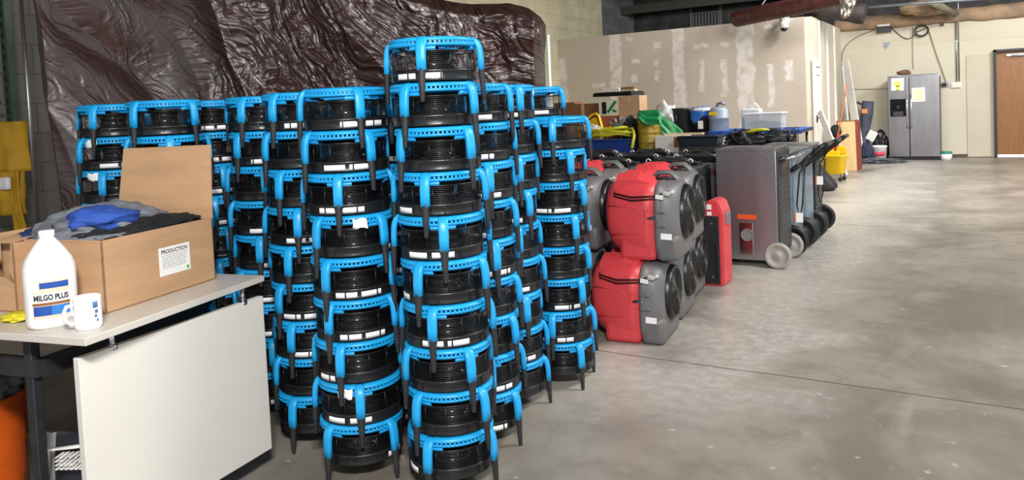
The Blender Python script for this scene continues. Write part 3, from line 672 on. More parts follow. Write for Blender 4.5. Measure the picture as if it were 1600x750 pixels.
# orange bin, plastic bags and sacks under the table
q = ond(-38, 600, 3.15); ob = thing('orange_bin', 'tall orange bin standing under the table at the left edge', 'bin', (q.x, q.y, 0))
MB().lathe([(.13, 0), (.15, .01), (.155, .12), (.160, .13), (.163, .26), (.168, .27), (.172, .44), (.182, .455), (.182, .47), (.168, .47), (.160, .44), (.140, .03), (0, .02)], 36).build('bucket', orange, ob)
q2 = Vector((q.x, q.y, .50)); tag(MB().blob(q2, (.15, .15, .08), .35, 3, 4, 3).build('plastic_bag', mat('bag_grey', '#82858a', .25, var=.5, bump=.8, bscale=25)), 'grey crumpled plastic bag stuffed in the top of the orange bin', 'bag')
def sack(name, lab_, q, sz, rz, lean_, m_, cat='bag'):
    t_ = thing(name, lab_, cat, q, rz); m = MB(); W, D_, Hh = sz; rows = []
    for j in range(9):
        z = Hh * j / 8; th = D_ * (math.sin(PI * min(1, (j + .6) / 8.6)) ** .6) * .5 + .004
        rows.append([Vector((math.cos(a) * W / 2 * (1 + .04 * noise.noise(Vector((j * .8, a, 2)))), math.copysign(abs(math.sin(a)) ** .8, math.sin(a)) * th + lean_ * z, z + .01 * math.sin(a * 3) * (j / 8))) for a in [2 * PI * i / 28 for i in range(28)]])
    m.rings(rows); m.build('sack_body', m_, t_); return t_
q = onz(92, 800, 0); s1 = sack('paper_sack', 'grey paper sack leaning on the floor under the table', Vector((ond(84, 715, 2.85).x, ond(84, 715, 2.85).y, 0)), (.20, .08, .40), .35, .1, mat('sack_grey', '#9a9a9c', .7, var=.3))
s2 = sack('printed_sack', 'dark printed sack with white border next to the hung table panel', Vector((ond(128, 690, 2.80).x, ond(128, 690, 2.80).y, 0)), (.24, .08, .42), .5, .08, mat('sack_dark', '#20242c', .6, var=.3))
m = MB(); m.tube([(-.125, -.02, .03), (-.12, -.048, .20), (-.11, -.02, .385), (.0, -.035, .40), (.12, -.02, .41)], [(.006, .014)] * 5, 8); m.build('border_band', paper, s2)
m = MB(); rr = random.Random(5)
for k in range(4):
    for j in range(7): m.box((-.06 + j * .018, -.052 + .08 * (.33 + k * .014) * .5, .33 + k * .014), (.011 * rr.uniform(.3, 1.2), .05, .004))
m.build('print_lines', paper, s2)

# ------------------------------------------------------------ red and grey axial blowers
def sec(x, cz, ry, rz, n=3.0, k=44): return [Vector((x, ry * math.copysign(abs(math.cos(a)) ** (2 / n), math.cos(a)), cz + rz * math.copysign(abs(math.sin(a)) ** (2 / n), math.sin(a)))) for a in [2 * PI * j / k for j in range(k)]]
def make_blower():
    rt = thing('axial_blower', '', 'blower', group='red and grey axial blowers in a two-high row')
    MB().rings([sec(-.31, .30, .175, .165, 2.2), sec(-.305, .29, .205, .20, 2.4), sec(-.27, .275, .225, .228, 2.8), sec(-.20, .262, .240, .246, 3.2), sec(-.14, .256, .246, .252, 3.6), sec(-.05, .254, .250, .254, 3.8), sec(.02, .254, .250, .254, 3.8)]).box((-.10, 0, .08), (.24, .47, .16), bev=.035).build('rear_shell', redp, rt)
    MB().rings([sec(.02, .254, .246, .252, 3.8), sec(.03, .254, .253, .256, 3.8), (sec(.055, .254, .253, .256, 3.8)), sec(.06, .254, .246, .252, 3.8), sec(.095, .258, .243, .250, 3.4), sec(.13, .266, .232, .240, 2.8), sec(.155, .280, .215, .222, 2.4), sec(.170, .300, .182, .188, 2.1)]).box((.095, 0, .085), (.15, .46, .17), bev=.035).build('front_shell', greyp, rt)
    for sy in (-1, 1):
        y = sy * .2475
        MB().tube([(-.29, y * .93, .36), (-.10, y, .345), (-.055, y * 1.004, .31), (-.05, y * 1.004, .20), (-.09, y, .17), (-.27, y * .93, .17)], .004, 6).build('shell_ridge', redp, rt)
        MB().tube([(.02, y * 1.01, .325), (-.04, y * 1.01, .325), (-.04, y * 1.01, .235), (.02, y * 1.01, .235)], .005, 6).build('latch_recess', redp, rt)
    for sy in (-1, 1):
        for z in (.325, .235): MB().box((.06, sy * .250, z), (.065, .022, .022), bev=.006).build('latch_guard', greyp, rt)
        MB().box((.02, sy * .258, .285), (.05, .012, .018), bev=.003).box((.0, sy * .262, .283), (.035, .008, .010)).build('latch', chrome, rt)
    MB().box((.095, -.2475, .165), (.070, .004, .038), rot=(-.03, .05, .02)).build('rating_label', stick, rt)
    m = MB().lathe([(.176, .16), (.176, .175), (.170, .195), (.164, .205), (.150, .207), (.148, .18), (.148, .15), (0, .145)], 44, (0, 0, .30), 'x')
    fr = m.build('outlet_collar', blk, rt)
    m = MB()
    for k in range(10): r = .026 + k * .0132; m.lathe([(r, .203), (r + .0028, .203), (r + .0028, .209), (r, .209)], 40, (0, 0, .30), 'x', close=True)
    for k in range(10):
        a0 = 2 * PI * k / 10; m.tube([Vector((.206, math.cos(a0 + .5 * s_) * (.03 + .125 * s_), .30 + math.sin(a0 + .5 * s_) * (.03 + .125 * s_))) for s_ in [i / 6 for i in range(7)]], .0032, 5)
    m.lathe([(.0, .212), (.028, .211), (.030, .203), (.0, .200)], 24, (0, 0, .30), 'x')
    m.build('grille', wire, rt)
    m = MB().lathe([(.0, .192), (.035, .190), (.04, .15), (0, .15)], 24, (0, 0, .30), 'x')
    for k in range(5):
        a = 2 * PI * k / 5; V = []
        for (r, da, x) in ((.035, -.35, .155), (.138, -.30, .152), (.142, .30, .190), (.035, .45, .186)): b_ = a + da; V.append(m.bm.verts.new((x, r * math.cos(b_), .30 + r * math.sin(b_))))
        f = m.bm.faces.new(V)
    o = m.build('fan_rotor', mat('rotor_grey', '#5a5c60', .35), rt); o.modifiers.new('s', 'SOLIDIFY').thickness = .003
    m = MB().lathe([(.175, -.300), (.185, -.315), (.175, -.330), (.160, -.330), (.158, -.300)], 36, (0, 0, .30), 'x', close=True)
    for k in range(7): r = .03 + k * .02; m.lathe([(r, -.322), (r + .003, -.322), (r + .003, -.327), (r, -.327)], 32, (0, 0, .30), 'x', close=True)
    m.box((-.322, 0, .30), (.005, .31, .006)).box((-.322, 0, .30), (.005, .006, .31)); m.build('inlet_grille', blk, rt)
    # faceted red hump, two lobes
    for s_ in (-1, 1):
        m = MB(); y0, y1 = (.015, .185) if s_ > 0 else (-.185, -.015)
        low = [(-.28, .40), (-.25, .515), (-.10, .52), (.0, .49), (.01, .44)]
        V0 = [m.bm.verts.new((x, y0 + .02, z)) for x, z in low]; V1 = [m.bm.verts.new((x * .97, (y0 + y1) / 2 , z + .045)) for x, z in low]; V2 = [m.bm.verts.new((x, y1 - .005, z - .03)) for x, z in low]
        for A, B in ((V0, V1), (V1, V2)):
            for i in range(4): m.bm.faces.new((A[i], A[i + 1], B[i + 1], B[i]))
        m.bm.faces.new(V0 + [V1[-1], V2[-1]][:0]); m.bm.faces.new((V0[0], V1[0], V2[0])); m.bm.faces.new((V0[-1], V1[-1], V2[-1])); m.bm.faces.new(V2)
        m.build('cord_saddle', redp, rt)
    m = MB(); prof_ = [(-.03, .475), (-.03, .515), (.0, .550), (.085, .550), (.125, .515), (.145, .465)]
    m.tube([(x, 0, z) for x, z in prof_], [(.018, .05)] * 6, 14)
    m.build('carry_handle', greyp, rt)
    MB().box((.03, 0, .505), (.06, .16, .03), bev=.006).build('recess', blk, rt)
    m = MB()
    for k, dz in enumerate((0, .022)):
        m.tube([(-.23 - .01 * k, .10, .475 - dz), (-.285 - .008 * k, .04, .465 - dz), (-.29 - .006 * k, -.10, .450 - dz), (-.24, -.225, .437 - dz * .9), (-.12, -.262, .418 - dz), (.03, -.262, .425 - dz * .8), (.10, -.245, .445 - dz * .6)], .0048, 7)
    m.build('power_cord', wire, rt)
    MB().box((.105, -.250, .440), (.045, .028, .026), rot=(0, .2, 0), bev=.006).cyl((.12, -.25, .44), (.15, -.24, .452), .012).build('plug', mat('clear_plug', '#b8b8b4', .25), rt)
    MB().box((.065, -.272, .42), (.050, .003, .028), rot=(.2, .15, 0)).build('cord_tag', paper, rt)
    return rt
bl = make_blower(); bl['label'] = 'red and grey axial blower, upper one nearest the camera'
bl.location = (-1.82, 4.85, .52)
BX = [(-1.90, 4.75, 0, 'red and grey axial blower on the floor, lower one nearest the camera'), (-1.94, 5.48, .52, 'axial blower behind the nearest upper one, its round grille beyond it'),
      (-1.98, 5.34, 0, 'axial blower on the floor, middle of the lower row of three'), (-2.08, 5.92, 0, 'axial blower on the floor, farthest of the lower row of three'),
      (-2.52, 5.02, 0, 'axial blower on the floor, wedged between the nearest blower and the stacks'), (-2.47, 5.05, .52, 'upper axial blower whose black grille shows left of the nearest red one'),
      (-2.56, 5.65, .52, 'upper axial blower in the back left, only its grey handle showing')]
bl.rotation_euler = (0, 0, .12)
for x, y, z, lab_ in BX: dup(bl, (x, y, z), .12 + random.uniform(-.02, .02), lab_)
dup(bl, (-2.60, 5.62, 0), 0, 'axial blower on the floor at the back left under the upper one')

# low red case with black face
rc = thing('air_scrubber', 'narrow upright red machine with black face on the floor beside the silver dehumidifier', 'machine', (-1.88, 6.42, 0), .0)
MB().prism([(-.12, 0), (.085, 0), (.085, .60), (.05, .70), (-.02, .715), (-.12, .62)], .26, bev=.012).build('shell', redp, rc, (0, -.22, 0))
MB().box((-.035, -.228, .30), (.185, .02, .56), bev=.004).build('face_panel', mat('panel_black', '#1d1e20', .5), rc)
m = MB();
for z in (.08, .52): m.cyl((-.10, -.245, z), (-.10, -.235, z), .008, seg=10).cyl((.0, -.245, z), (.0, -.235, z), .008, seg=10)
m.build('screw', steel2, rc); MB().box((.035, -.234, .20), (.02, .02, .30), bev=.004).build('side_vent', blk, rc)
MB().box((-.02, -.2255, .655), (.035, .006, .04)).box((-.02, -.2255, .60), (.035, .006, .03)).build('label_sticker', stick, rc)
MB().box((.09, -.08, .55), (.02, .10, .10), bev=.006).build('control_box', mgrey, rc)

# ------------------------------------------------------------ dehumidifiers
def make_dehu(side_m_, back_m, wheel_m, Wx=.56, Dy=.50, Ht=1.06, wr=.118, small=False):
    rt = thing('dehumidifier', '', 'dehumidifier')
    MB().box((-Wx / 2 - .0, 0, Ht / 2 + .03), (Wx, Dy, Ht - .06), bev=.006).build('cabinet', side_m_, rt)
    MB().box((-Wx / 2, 0, Ht + .004), (Wx + .012, Dy + .012, .022), bev=.004).box((-Wx * .5, 0, Ht + .016), (Wx * .55, Dy * .5, .01), bev=.003).build('top_panel', steel2, rt)
    m = MB().box((.010, 0, Ht * .5 + .06), (.02, Dy - .03, Ht - .16)); 
    for k in range(10): m.box((.022, 0, .35 + k * .055), (.006, Dy - .12, .03))
    m.build('back_panel', back_m, rt)
    m = MB()
    for z in (Ht - .08, Ht * .5, .12):
        for x in (-.07 - 0, -.25, -.45): m.cyl((x, -Dy / 2 - .004, z), (x, -Dy / 2 + .002, z), .006, seg=10)
    for z in (.25, .45, .65, .85): m.cyl((-.012, -Dy / 2 - .004, z), (-.012, -Dy / 2 + .002, z), .005, seg=10)
    m.build('rivet', chrome, rt)
    for sy in (-1, 1):
        wz = wr; wx = -.0 if not small else -.10
        wm = MB().lathe([(.0, -.018), (wr * .3, -.018), (wr * .34, -.012), (wr * .7, -.012), (wr * .76, -.022), (wr * .94, -.022), (wr, -.012), (wr, .012), (wr * .94, .022), (0, .022)], 36, (wx, sy * (Dy / 2 + .022), wz), 'y')
        whl = wm.build('wheel', wheel_m, rt)
        MB().cyl((wx, sy * (Dy / 2 + .022) - .026, wz), (wx, sy * (Dy / 2 + .022) + .026, wz), .016, seg=14).build('hub', chrome if not small else blk, whl)
    MB().cyl((0, -Dy / 2, wr), (0, Dy / 2, wr), .010, seg=8).build('axle', dgrey, rt)
    m = MB()
    for sy in (-1, 1): m.box((-Wx + .05, sy * (Dy / 2 - .05), .03), (.05, .05, .06), bev=.005)
    m.build('foot', rub, rt)
    return rt
def tilt_handle(rt, Ht, Dy=.5, grip=True):
    m = MB()
    for sy in (-1, 1): m.tube([(-.06, sy * (Dy / 2 - .02), Ht - .22), (.06, sy * (Dy / 2 - .02), Ht - .12), (.30, sy * (Dy / 2 - .02), Ht + .08)], .013, 8)
    m.tube([(.30, -Dy / 2 + .02, Ht + .08), (.30, Dy / 2 - .02, Ht + .08)], .014, 8)
    h_ = m.build('handle', blk, rt)
    m = MB()
    for k in range(3):
        t_ = k / 2; m.box((.05 + .20 * t_, -Dy / 2 - .005, Ht - .13 + .17 * t_), (.085, .035, .05 - .012 * k), rot=(0, -.7, 0), bev=.010)
    m.build('cord_hook', rub, h_)
    MB().tube([(.30, -Dy / 2 + .06, Ht + .08), (.30, Dy / 2 - .06, Ht + .08)], .022, 10).box((.20, 0, Ht + .02), (.20, Dy - .16, .02), rot=(0, -.7, 0), bev=.006).build('grip', blk, h_)
greyw = mat('wheel_grey', '#a5a199', .5, var=.1); blackw = mat('wheel_black', '#1a1a1b', .45)
dh = make_dehu(steel, mat('back_charcoal', '#3a3b3e', .5), greyw, Wx=.54, Dy=.50, Ht=1.06); dh['label'] = 'shiny stainless steel dehumidifier with grey wheels, nearest of the row'; dh.location = (-1.54, 7.28, 0)
# vent, sticker, handle stub
v_ = MB().box((-.28, -.253, .25), (.12, .006, .30), bev=.002); v_ = v_.build('outlet_plate', chrome, dh); MB().lathe([(.05, -.262), (.056, -.266), (.056, -.256), (.05, -.256)], 24, (-.27, 0, .29), 'y', close=True).cyl((-.27, -.2555, .29), (-.27, -.2590, .29), .049, seg=28).build('outlet_mesh', mat('mesh_grey', '#7b7a78', .7), v_)
MB().box((-.27, -.2535, .455), (.17, .003, .042)).build('warning_label', mat('label_orange', '#e8521c', .5), dh)
m = MB();
for sy in (-1, 1): m.tube([(.0, sy * .2, .97), (.16, sy * .2, .995)], .018, 10)
m.tube([(.16, -.2, .995), (.16, .2, .995)], .018, 10); hh = m.build('push_handle', steel2, dh); MB().tube([(-.02, -.2, .965), (.07, -.2, .98)], .026, 10).build('grip_sleeve', blk, hh)
MB().box((.03, -.05, .92), (.03, .3, .16), bev=.006).build('control_box', mat('ctrl_brown', '#4a3c35', .5), dh)

d2_ = make_dehu(lblue, lblue, blackw, Wx=.50, Dy=.44, Ht=.98, wr=.15); d2_['label'] = 'pale blue dehumidifier with black wheels, directly behind the shiny steel one'; d2_.location = (-1.54, 7.86, 0); tilt_handle(d2_, .98, .44)
d2_['group'] = 'row of dehumidifiers with black wheels'
d3_ = dup(d2_, (-1.53, 8.40, 0), 0, 'blue-grey dehumidifier with black wheels, third in the row from the steel one')
d4_ = make_dehu(mgrey, dgrey, blackw, Wx=.50, Dy=.44, Ht=.99, wr=.15); tilt_handle(d4_, .99, .44); d4_['label'] = 'grey dehumidifier with black wheels, last one in the row beside the open floor'; d4_['group'] = 'row of dehumidifiers with black wheels'; d4_.location = (-1.53, 8.94, 0)
for dd, xo, tg in ((d2_, .04, True), (d4_, .03, True)):
    m = MB().tube([(.16, -.25, .93), (.09, -.27, .80), (.06, -.27, .5), (.08, -.27, .36), (.11, -.27, .5), (.14, -.27, .85)], .008, 7); cc = m.build('power_cord', wire, dd)
    MB().box((.08, -.285, .38 if dd is d2_ else .62), (.07, .004, .09)).build('cord_tag', paper, cc)
    MB().box((.045, -.286, .38 if dd is d2_ else .62), (.012, .0045, .09)).build('cord_tag_stripe', MATS['label_orange'], cc)
# block of machines between the blowers and the table: trays with cords on top
tray_proto = None
def make_block(lab_):
    rt = make_dehu(steel, dgrey, blackw, Wx=.50, Dy=.46, Ht=.90, wr=.09, small=True); rt['label'] = lab_; rt['group'] = 'dehumidifiers packed behind the red blowers'
    MB().box((-.26, -.16, .945), (.44, .09, .05), bev=.008).box((-.26, -.16, .972), (.38, .05, .012), bev=.004).build('control_rail', mat('rail_black', '#17171a', .28), rt)
    m = MB().box((-.26, .12, .93), (.42, .12, .035), bev=.01); m.build('rear_tray', blk, rt)
    m = MB().tube([(-.46, -.06, .93), (-.40, -.02, .99), (-.28, .02, .965), (-.16, -.04, .98), (-.06, .02, .95)], [.014, .020, .024, .020, .012], 9).tube([(-.42, .02, .94), (-.32, .06, .98), (-.2, .02, 1.0), (-.1, .08, .95)], .011, 8); m.build('power_cord', rub, rt)
    m = MB()
    for x in (-.47, -.06): m.tube([(x - .02, -.14, .95), (x - .02, -.14, .985), (x, -.14, .997), (x + .02, -.14, .985), (x + .02, -.14, .96)], .006, 6)
    m.build('cord_clip', whitep, rt)
    MB().box((-.2, -.232, .82), (.30, .006, .06)).build('trim_strip', mat('maroon_strip', '#6d4149', .4), rt)  # painted reflection of the red blowers on the steel side
    return rt
bp_ = make_block('packed dehumidifier in the front rank, nearest the steel one'); bp_.location = (-2.22, 7.05, 0)
rk_names = ['front', 'second', 'third']; cl = ['nearest the steel one', 'second from the steel one', 'third from the steel one', 'farthest from the steel one']
for r in range(3):
    for c_ in range(4):
        if r == 0 and c_ == 0: continue
        dup(bp_, (-2.22 - c_ * .62 + (0, .06, -.05)[r], 7.05 + r * .62, 0), (.0, .05, -.06, .03)[(r + c_) % 4], 'packed dehumidifier with black rails on top, %s rank, %s' % (rk_names[r], cl[c_]))

# ------------------------------------------------------------ tables behind and what stands on them
def ftable(name, lab_, x0, x1, y0, y1, z, m_top):
    rt = thing(name, lab_, 'table', ((x0 + x1) / 2, (y0 + y1) / 2, 0)); w_, d_ = x1 - x0, y1 - y0
    MB().box((0, 0, z - .02), (w_, d_, .04), bev=.008).build('tabletop', m_top, rt)
    for sx in (-1, 1):
        for sy in (-1, 1): MB().cyl((sx * (w_ / 2 - .08), sy * (d_ / 2 - .06), 0), (sx * (w_ / 2 - .08), sy * (d_ / 2 - .06), z - .03), .018, seg=8).build('leg', dgrey, rt)
    return rt
LZ, HZ = .82, 1.09
ftable('folding_table', 'long low table under the yellow hose and cardboard boxes', -6.6, -3.64, 9.75, 11.3, LZ, mat('table_grey', '#8a8880', .5))
ht = ftable('folding_table', 'tall table under a blue cloth by the partition corner', -3.62, -1.92, 10.2, 11.1, HZ, dgrey)
def pk(x, Y, y=200): return ony(x, y, Y)
def item(name, lab_, cat, x, Y, z, rz=0, group=None):
    p = pk(x, Y); return thing(name, lab_, cat, (p.x, p.y, z), rz, group)
# blue cloth
m = MB(); rows = []
for i in range(40):
    x = -3.1 + i * 1.20 / 39; row = []
    for j in range(16):
        v = j / 15; y = 10.16 if v < .35 else 10.16 + (v - .35) * 1.2; z = HZ + .012 if v >= .35 else HZ + .012 - (.35 - v) * (.16 + .15 * noise.noise(Vector((x * 3, 0, 0))))
        row.append(Vector((x, y + .02 * noise.noise(Vector((x * 8, v * 3, 1))), z + .006 * noise.noise(Vector((x * 6, v * 6, 2))))))
    rows.append(row)
m.rings(rows, closed_ring=False, cap=False); o = m.build('table_cloth', mat('blue_sheet', '#1f56b4', .55, var=.3, bump=.4, bscale=10)); o.modifiers.new('s', 'SOLIDIFY').thickness = .006
tag(o, 'blue plastic sheet covering the tall table', 'sheet')
sc = .0085  # metres per image pixel at those tables (for sizing only)
def carton(name, lab_, x0, x1, y_top, y_bot, Y, zb, m_=card, depth=.3, rz=0, cat='box', tape=True):
    p0, p1 = ony(x0, y_bot, Y), ony(x1, y_bot, Y); q_ = ony((x0 + x1) / 2, y_top, Y); wdt = abs(p1.x - p0.x); z0 = zb; h_ = q_.z - z0
    rt = thing(name, lab_, cat, ((p0.x + p1.x) / 2, Y + depth / 2, z0), rz)
    MB().box((0, 0, h_ / 2), (wdt, depth, h_), bev=.004).build('carton', m_, rt)
    if tape: MB().box((0, 0, h_ + .001), (.05, depth * .98, .003)).box((0, -depth / 2 - .001, h_ * .85), (.05, .003, h_ * .3)).build('tape', mat('tape', '#c7a77c', .4), rt)
    return rt, wdt, h_
c1, *_ = carton('cardboard_box', 'plain brown box at the far left end of the low table', 868, 900, 160, 222, 10.9, LZ, cardd)
c2, w2, h2 = carton('cardboard_box', 'tall dark brown box behind the yellow wringer tray', 886, 940, 162, 222, 10.6, LZ, cardd)
MB().box((.10, -.152, .18), (.12, .003, .16)).build('shipping_label', paper, c2)
c3, w3, h3 = carton('printed_box', 'orange-red box under the white and green printed box', 938, 966, 181, 225, 10.4, LZ, mat('carton_orange', '#b0583a', .7, var=.2), tape=False)
MB().cyl((-.03, -.155, .30), (-.03, -.150, .30), .06, seg=20).build('round_print', kcloth, c3)
z4 = c3.location.z + h3
c4, w4, h4 = carton('printed_box', 'white box with green and black print on the orange-red box', 936, 967, 156, 181, 10.4, z4, mat('carton_white', '#d9d4c2', .7), tape=False)
m = MB().box((-.07, -.153, h4 * .5), (.07, .004, h4 * .75)); m.build('print_black', kcloth, c4)
m = MB().box((.05, -.153, h4 * .55), (.04, .004, h4 * .9), rot=(0, .7, 0)).box((.09, -.153, h4 * .3), (.07, .004, .03), rot=(0, .4, 0)); m.build('print_green', green, c4)
c5, w5, h5 = carton('printed_box', 'white box with green lettering panel under the tan cardboard box', 969, 1002, 182, 225, 10.4, LZ, MATS['carton_white'], tape=False)
MB().box((-.08, -.153, h5 * .78), (.06, .004, h5 * .35)).box((.06, -.153, h5 * .8), (.10, .004, h5 * .22)).build('print_green', mat('print_dgreen', '#23402f', .6), c5)
z6 = c5.location.z + h5
c6, w6, h6 = carton('cardboard_box', 'tan cardboard box directly under the black flat panel', 967, 1000, 150, 182, 10.4, z6, card)
zt = max(z6 + h6, z4 + h4) + .004
p = ony(958, 150, 10.4); fp = thing('flat_panel', 'black flat panel lying on top of the boxes', 'panel', (p.x, 10.6, zt), -.08)
MB().box((0, 0, .03), (.64, .42, .05), bev=.01).build('panel_body', blk, fp); MB().box((0, 0, .06), (.60, .38, .012), bev=.003).build('panel_frame', dgrey, fp)
zt2 = zt + .068
tag(MB().box((-.06, 0, .03), (.28, .14, .055), bev=.004).cyl((-.06 + .04, -.073, .03), (-.06 + .04, -.069, .03), .012).build('white_board', mat('board_cream', '#e9e2d2', .6), None, (fp.location.x, 10.52, zt2)), 'white block board lying on the black flat panel', 'board')
tag(MB().box((0, 0, .014), (.20, .13, .026), bev=.003).build('wood_offcut', mat('pale_wood', '#d8c096', .6, var=.2), None, (fp.location.x + .20, 10.55, zt2)), 'pale wood offcut on the black panel beside the white board, lower of two', 'wood')
tag(MB().box((0, 0, .014), (.21, .12, .024), bev=.003).box((0, 0, .028), (.20, .11, .008)).build('wood_offcut', cardd, None, (fp.location.x + .18, 10.55, zt2 + .030)), 'brown edged wood offcut on top of the pale one', 'wood')
# yellow wringer tray leaning
p = ony(920, 210, 10.05); yt = thing('wringer_tray', 'yellow rounded frame tray leaning in front of the brown boxes', 'tray', (p.x, 10.2, LZ + .02), 0)
fr_ = [(-.25, .28), (-.24, .36), (-.02, .54), (.06, .56), (.10, .52), (.24, -.01), (.20, -.01), (.04, .40), (-.10, .36)]
MB().tube([(x, .05 * z_, z_) for x, z_ in [(-.22, .10), (-.24, .36), (-.20, .40), (-.02, .54), (.05, .555), (.09, .52), (.24, .0)]], [(.018, .03)] * 7, 10).build('tray_frame', yel, yt)
MB().prism([(-.21, .30), (-.19, .37), (.0, .50), (.05, .50), (.10, .32)], .015).build('tray_web', mat('yellow_deep', '#dba90f', .5), yt, (0, .03, 0))
tag(MB().box((.0, 0, .16), (.20, .12, .30), bev=.004).build('cardboard_box', mat('carton_tan', '#c9a073', .8), None, (p.x + .10, 10.06, LZ + .0)), 'small tan carton in front of the yellow frame tray', 'box')
tag(MB().blob((0, 0, 0), (.16, .08, .06), .25, 3, 4, 7).build('wrapped_pack', mat('wrap_clear', '#cfc8c0', .2, var=.2)), 'clear plastic wrapped pack resting on the small tan carton', 'package').location = (p.x + .02, 10.06, LZ + .365)
tag(MB().tube([(0, 0, 0), (.09, .05, .35)], .012, 8).build('yellow_rod', yel, None, (ony(944, 205, 10.1).x, 10.12, LZ + .1)), 'short yellow rod sticking up from the hose coil', 'rod')
# blue bin + hose
p = ony(952, 228, 9.95); bb = thing('storage_bin', 'dark blue bin under the coiled yellow hose', 'bin', (p.x, 10.0, LZ), 0)
MB().prism([(-.30, 0), (.30, 0), (.33, .20), (-.33, .20)], .32, bev=.01).build('bin_body', dblue, bb, (0, -.16, 0)); MB().box((0, 0, .205), (.70, .36, .02), bev=.006).build('rim', dblue, bb)
m = MB(); pts = []
for k in range(120):
    a = k / 120 * 2 * PI * 4.2; rr_ = .26 + .05 * math.sin(a * .37 + 1); pts.append((rr_ * 1.15 * math.cos(a), .14 * math.sin(a), .035 + .028 * (k / 30) + .025 * math.sin(a * 1.6)))
pts += [(.36, -.05, .14), (.40, -.10, .05), (.40, -.20, -.12)]
m.tube(pts, .021, 9); o = m.build('yellow_hose', yhose, None, (p.x, 10.0, LZ + .212)); tag(o, 'coiled yellow hose heaped on the dark blue bin', 'hose')
p = ony(968, 205, 10.1); pm = thing('pump', 'small grey pump behind the yellow hose', 'pump', (p.x, 10.24, LZ), 0)
MB().blob((.06, 0, .42), (.13, .08, .09), .12, 2, 3, 3).box((.05, 0, .18), (.14, .12, .34), bev=.02).build('body', mat('pump_grey', '#8b8d92', .4), pm); MB().lathe([(.03, -.10), (.055, -.10), (.055, -.06), (.03, -.06)], 20, (-.12, 0, .45), 'y', close=True).box((-.06, -.06, .40), (.12, .03, .05)).build('inlet', mgrey, pm)
tag(MB().blob((0, 0, .24), (.10, .12, .26), .3, 3, 4, 21).build('black_bag', kcloth, None, (ony(985, 205, 10.2).x, 10.22, LZ)), 'black bag slumped beside the yellow corrugated duct', 'bag')
# corrugated yellow duct
p = ony(1011, 235, 10.1); prof = [(.0, 0), (.15, 0)]
for k in range(4):
    z = .0 + k * .135; prof += [(.165, z + .005), (.172, z + .015), (.165, z + .025), (.168, z + .07), (.163, z + .12), (.158, z + .13)]
prof += [(.15, .56), (.13, .58), (0, .58)]
tag(MB().lathe(prof, 36).build('ventilation_duct', duct, None, (p.x, 10.22, LZ)), 'upright bundle of yellow corrugated ducting beside the green sheet', 'duct')
# green sheet draped
m = MB(); rows = []
for i in range(22):
    u = i / 21; row = []
    for j in range(18):
        v = j / 17; x = -.30 + .62 * u; z = .60 - .10 * u * u * 3 * (u > .5) - v * (.10 + .40 * u ** 1.3) - .05 * v * math.sin(u * 9); y = -.02 - .14 * v ** .6 + .04 * noise.noise(Vector((u * 4, v * 4, 1)))
        row.append(Vector((x * (1 - .1 * v) + .10 * v * u, y - .08, z)))
    rows.append(row)
m.rings(rows, closed_ring=False, cap=False); o = m.build('green_sheet', green, None, (p.x + .20, 10.22, LZ)); o.modifiers.new('s', 'SOLIDIFY').thickness = .008; tag(o, 'green plastic sheet draped over the yellow ducting', 'sheet')
# white box with brown mark, planks
p = ony(1055, 222, 10.0); wb = thing('storage_box', 'white box with a brown patch under the pale planks', 'box', (p.x, 10.02, LZ)); MB().box((0, 0, .125), (.48, .30, .25), bev=.008).build('carton', mat('carton_pale', '#d6d2cb', .7), wb); MB().box((.08, -.152, .16), (.10, .004, .14)).build('brown_patch', cardd, wb)
tag(MB().box((0, 0, .012), (.52, .12, .024), rot=(0, 0, .05), bev=.002).build('pale_plank', MATS['pale_wood'], None, (p.x + .12, 10.02, LZ + .25)), 'pale wooden plank lying on the white box, in front of the trash can', 'plank')
p = ony(1033, 170, 10.6); tag(MB().blob((0, 0, .34), (.20, .16, .32), .25, 2.5, 4, 31, flatz=-.34).build('plastic_bag', mat('bag_pale', '#c6cbc8', .3, var=.25, bump=.5, bscale=20), None, (p.x, 10.75, LZ + .005)), 'pale plastic bag behind the green sheet, left of the trash can', 'bag')
# dark bin in front of tall table
p = ony(1104, 215, 9.9); db = thing('storage_bin', 'black open bin in front of the blue sheet', 'bin', (p.x - .06, 9.86, .93), 0); 
MB().prism([(-.24, 0), (.24, 0), (.26, .12), (-.26, .12)], .30, bev=.012).build('bin_body', mat('bin_black', '#1c2430', .4), db, (0, -.15, 0)); MB().box((0, 0, .125), (.55, .34, .022), bev=.008).build('rim', MATS['bin_black'], db)
lowt = ftable('folding_table', 'black cart behind the packed machines, holding the black bin and cables', -3.30, -1.90, 9.55, 10.12, .93, dgrey)
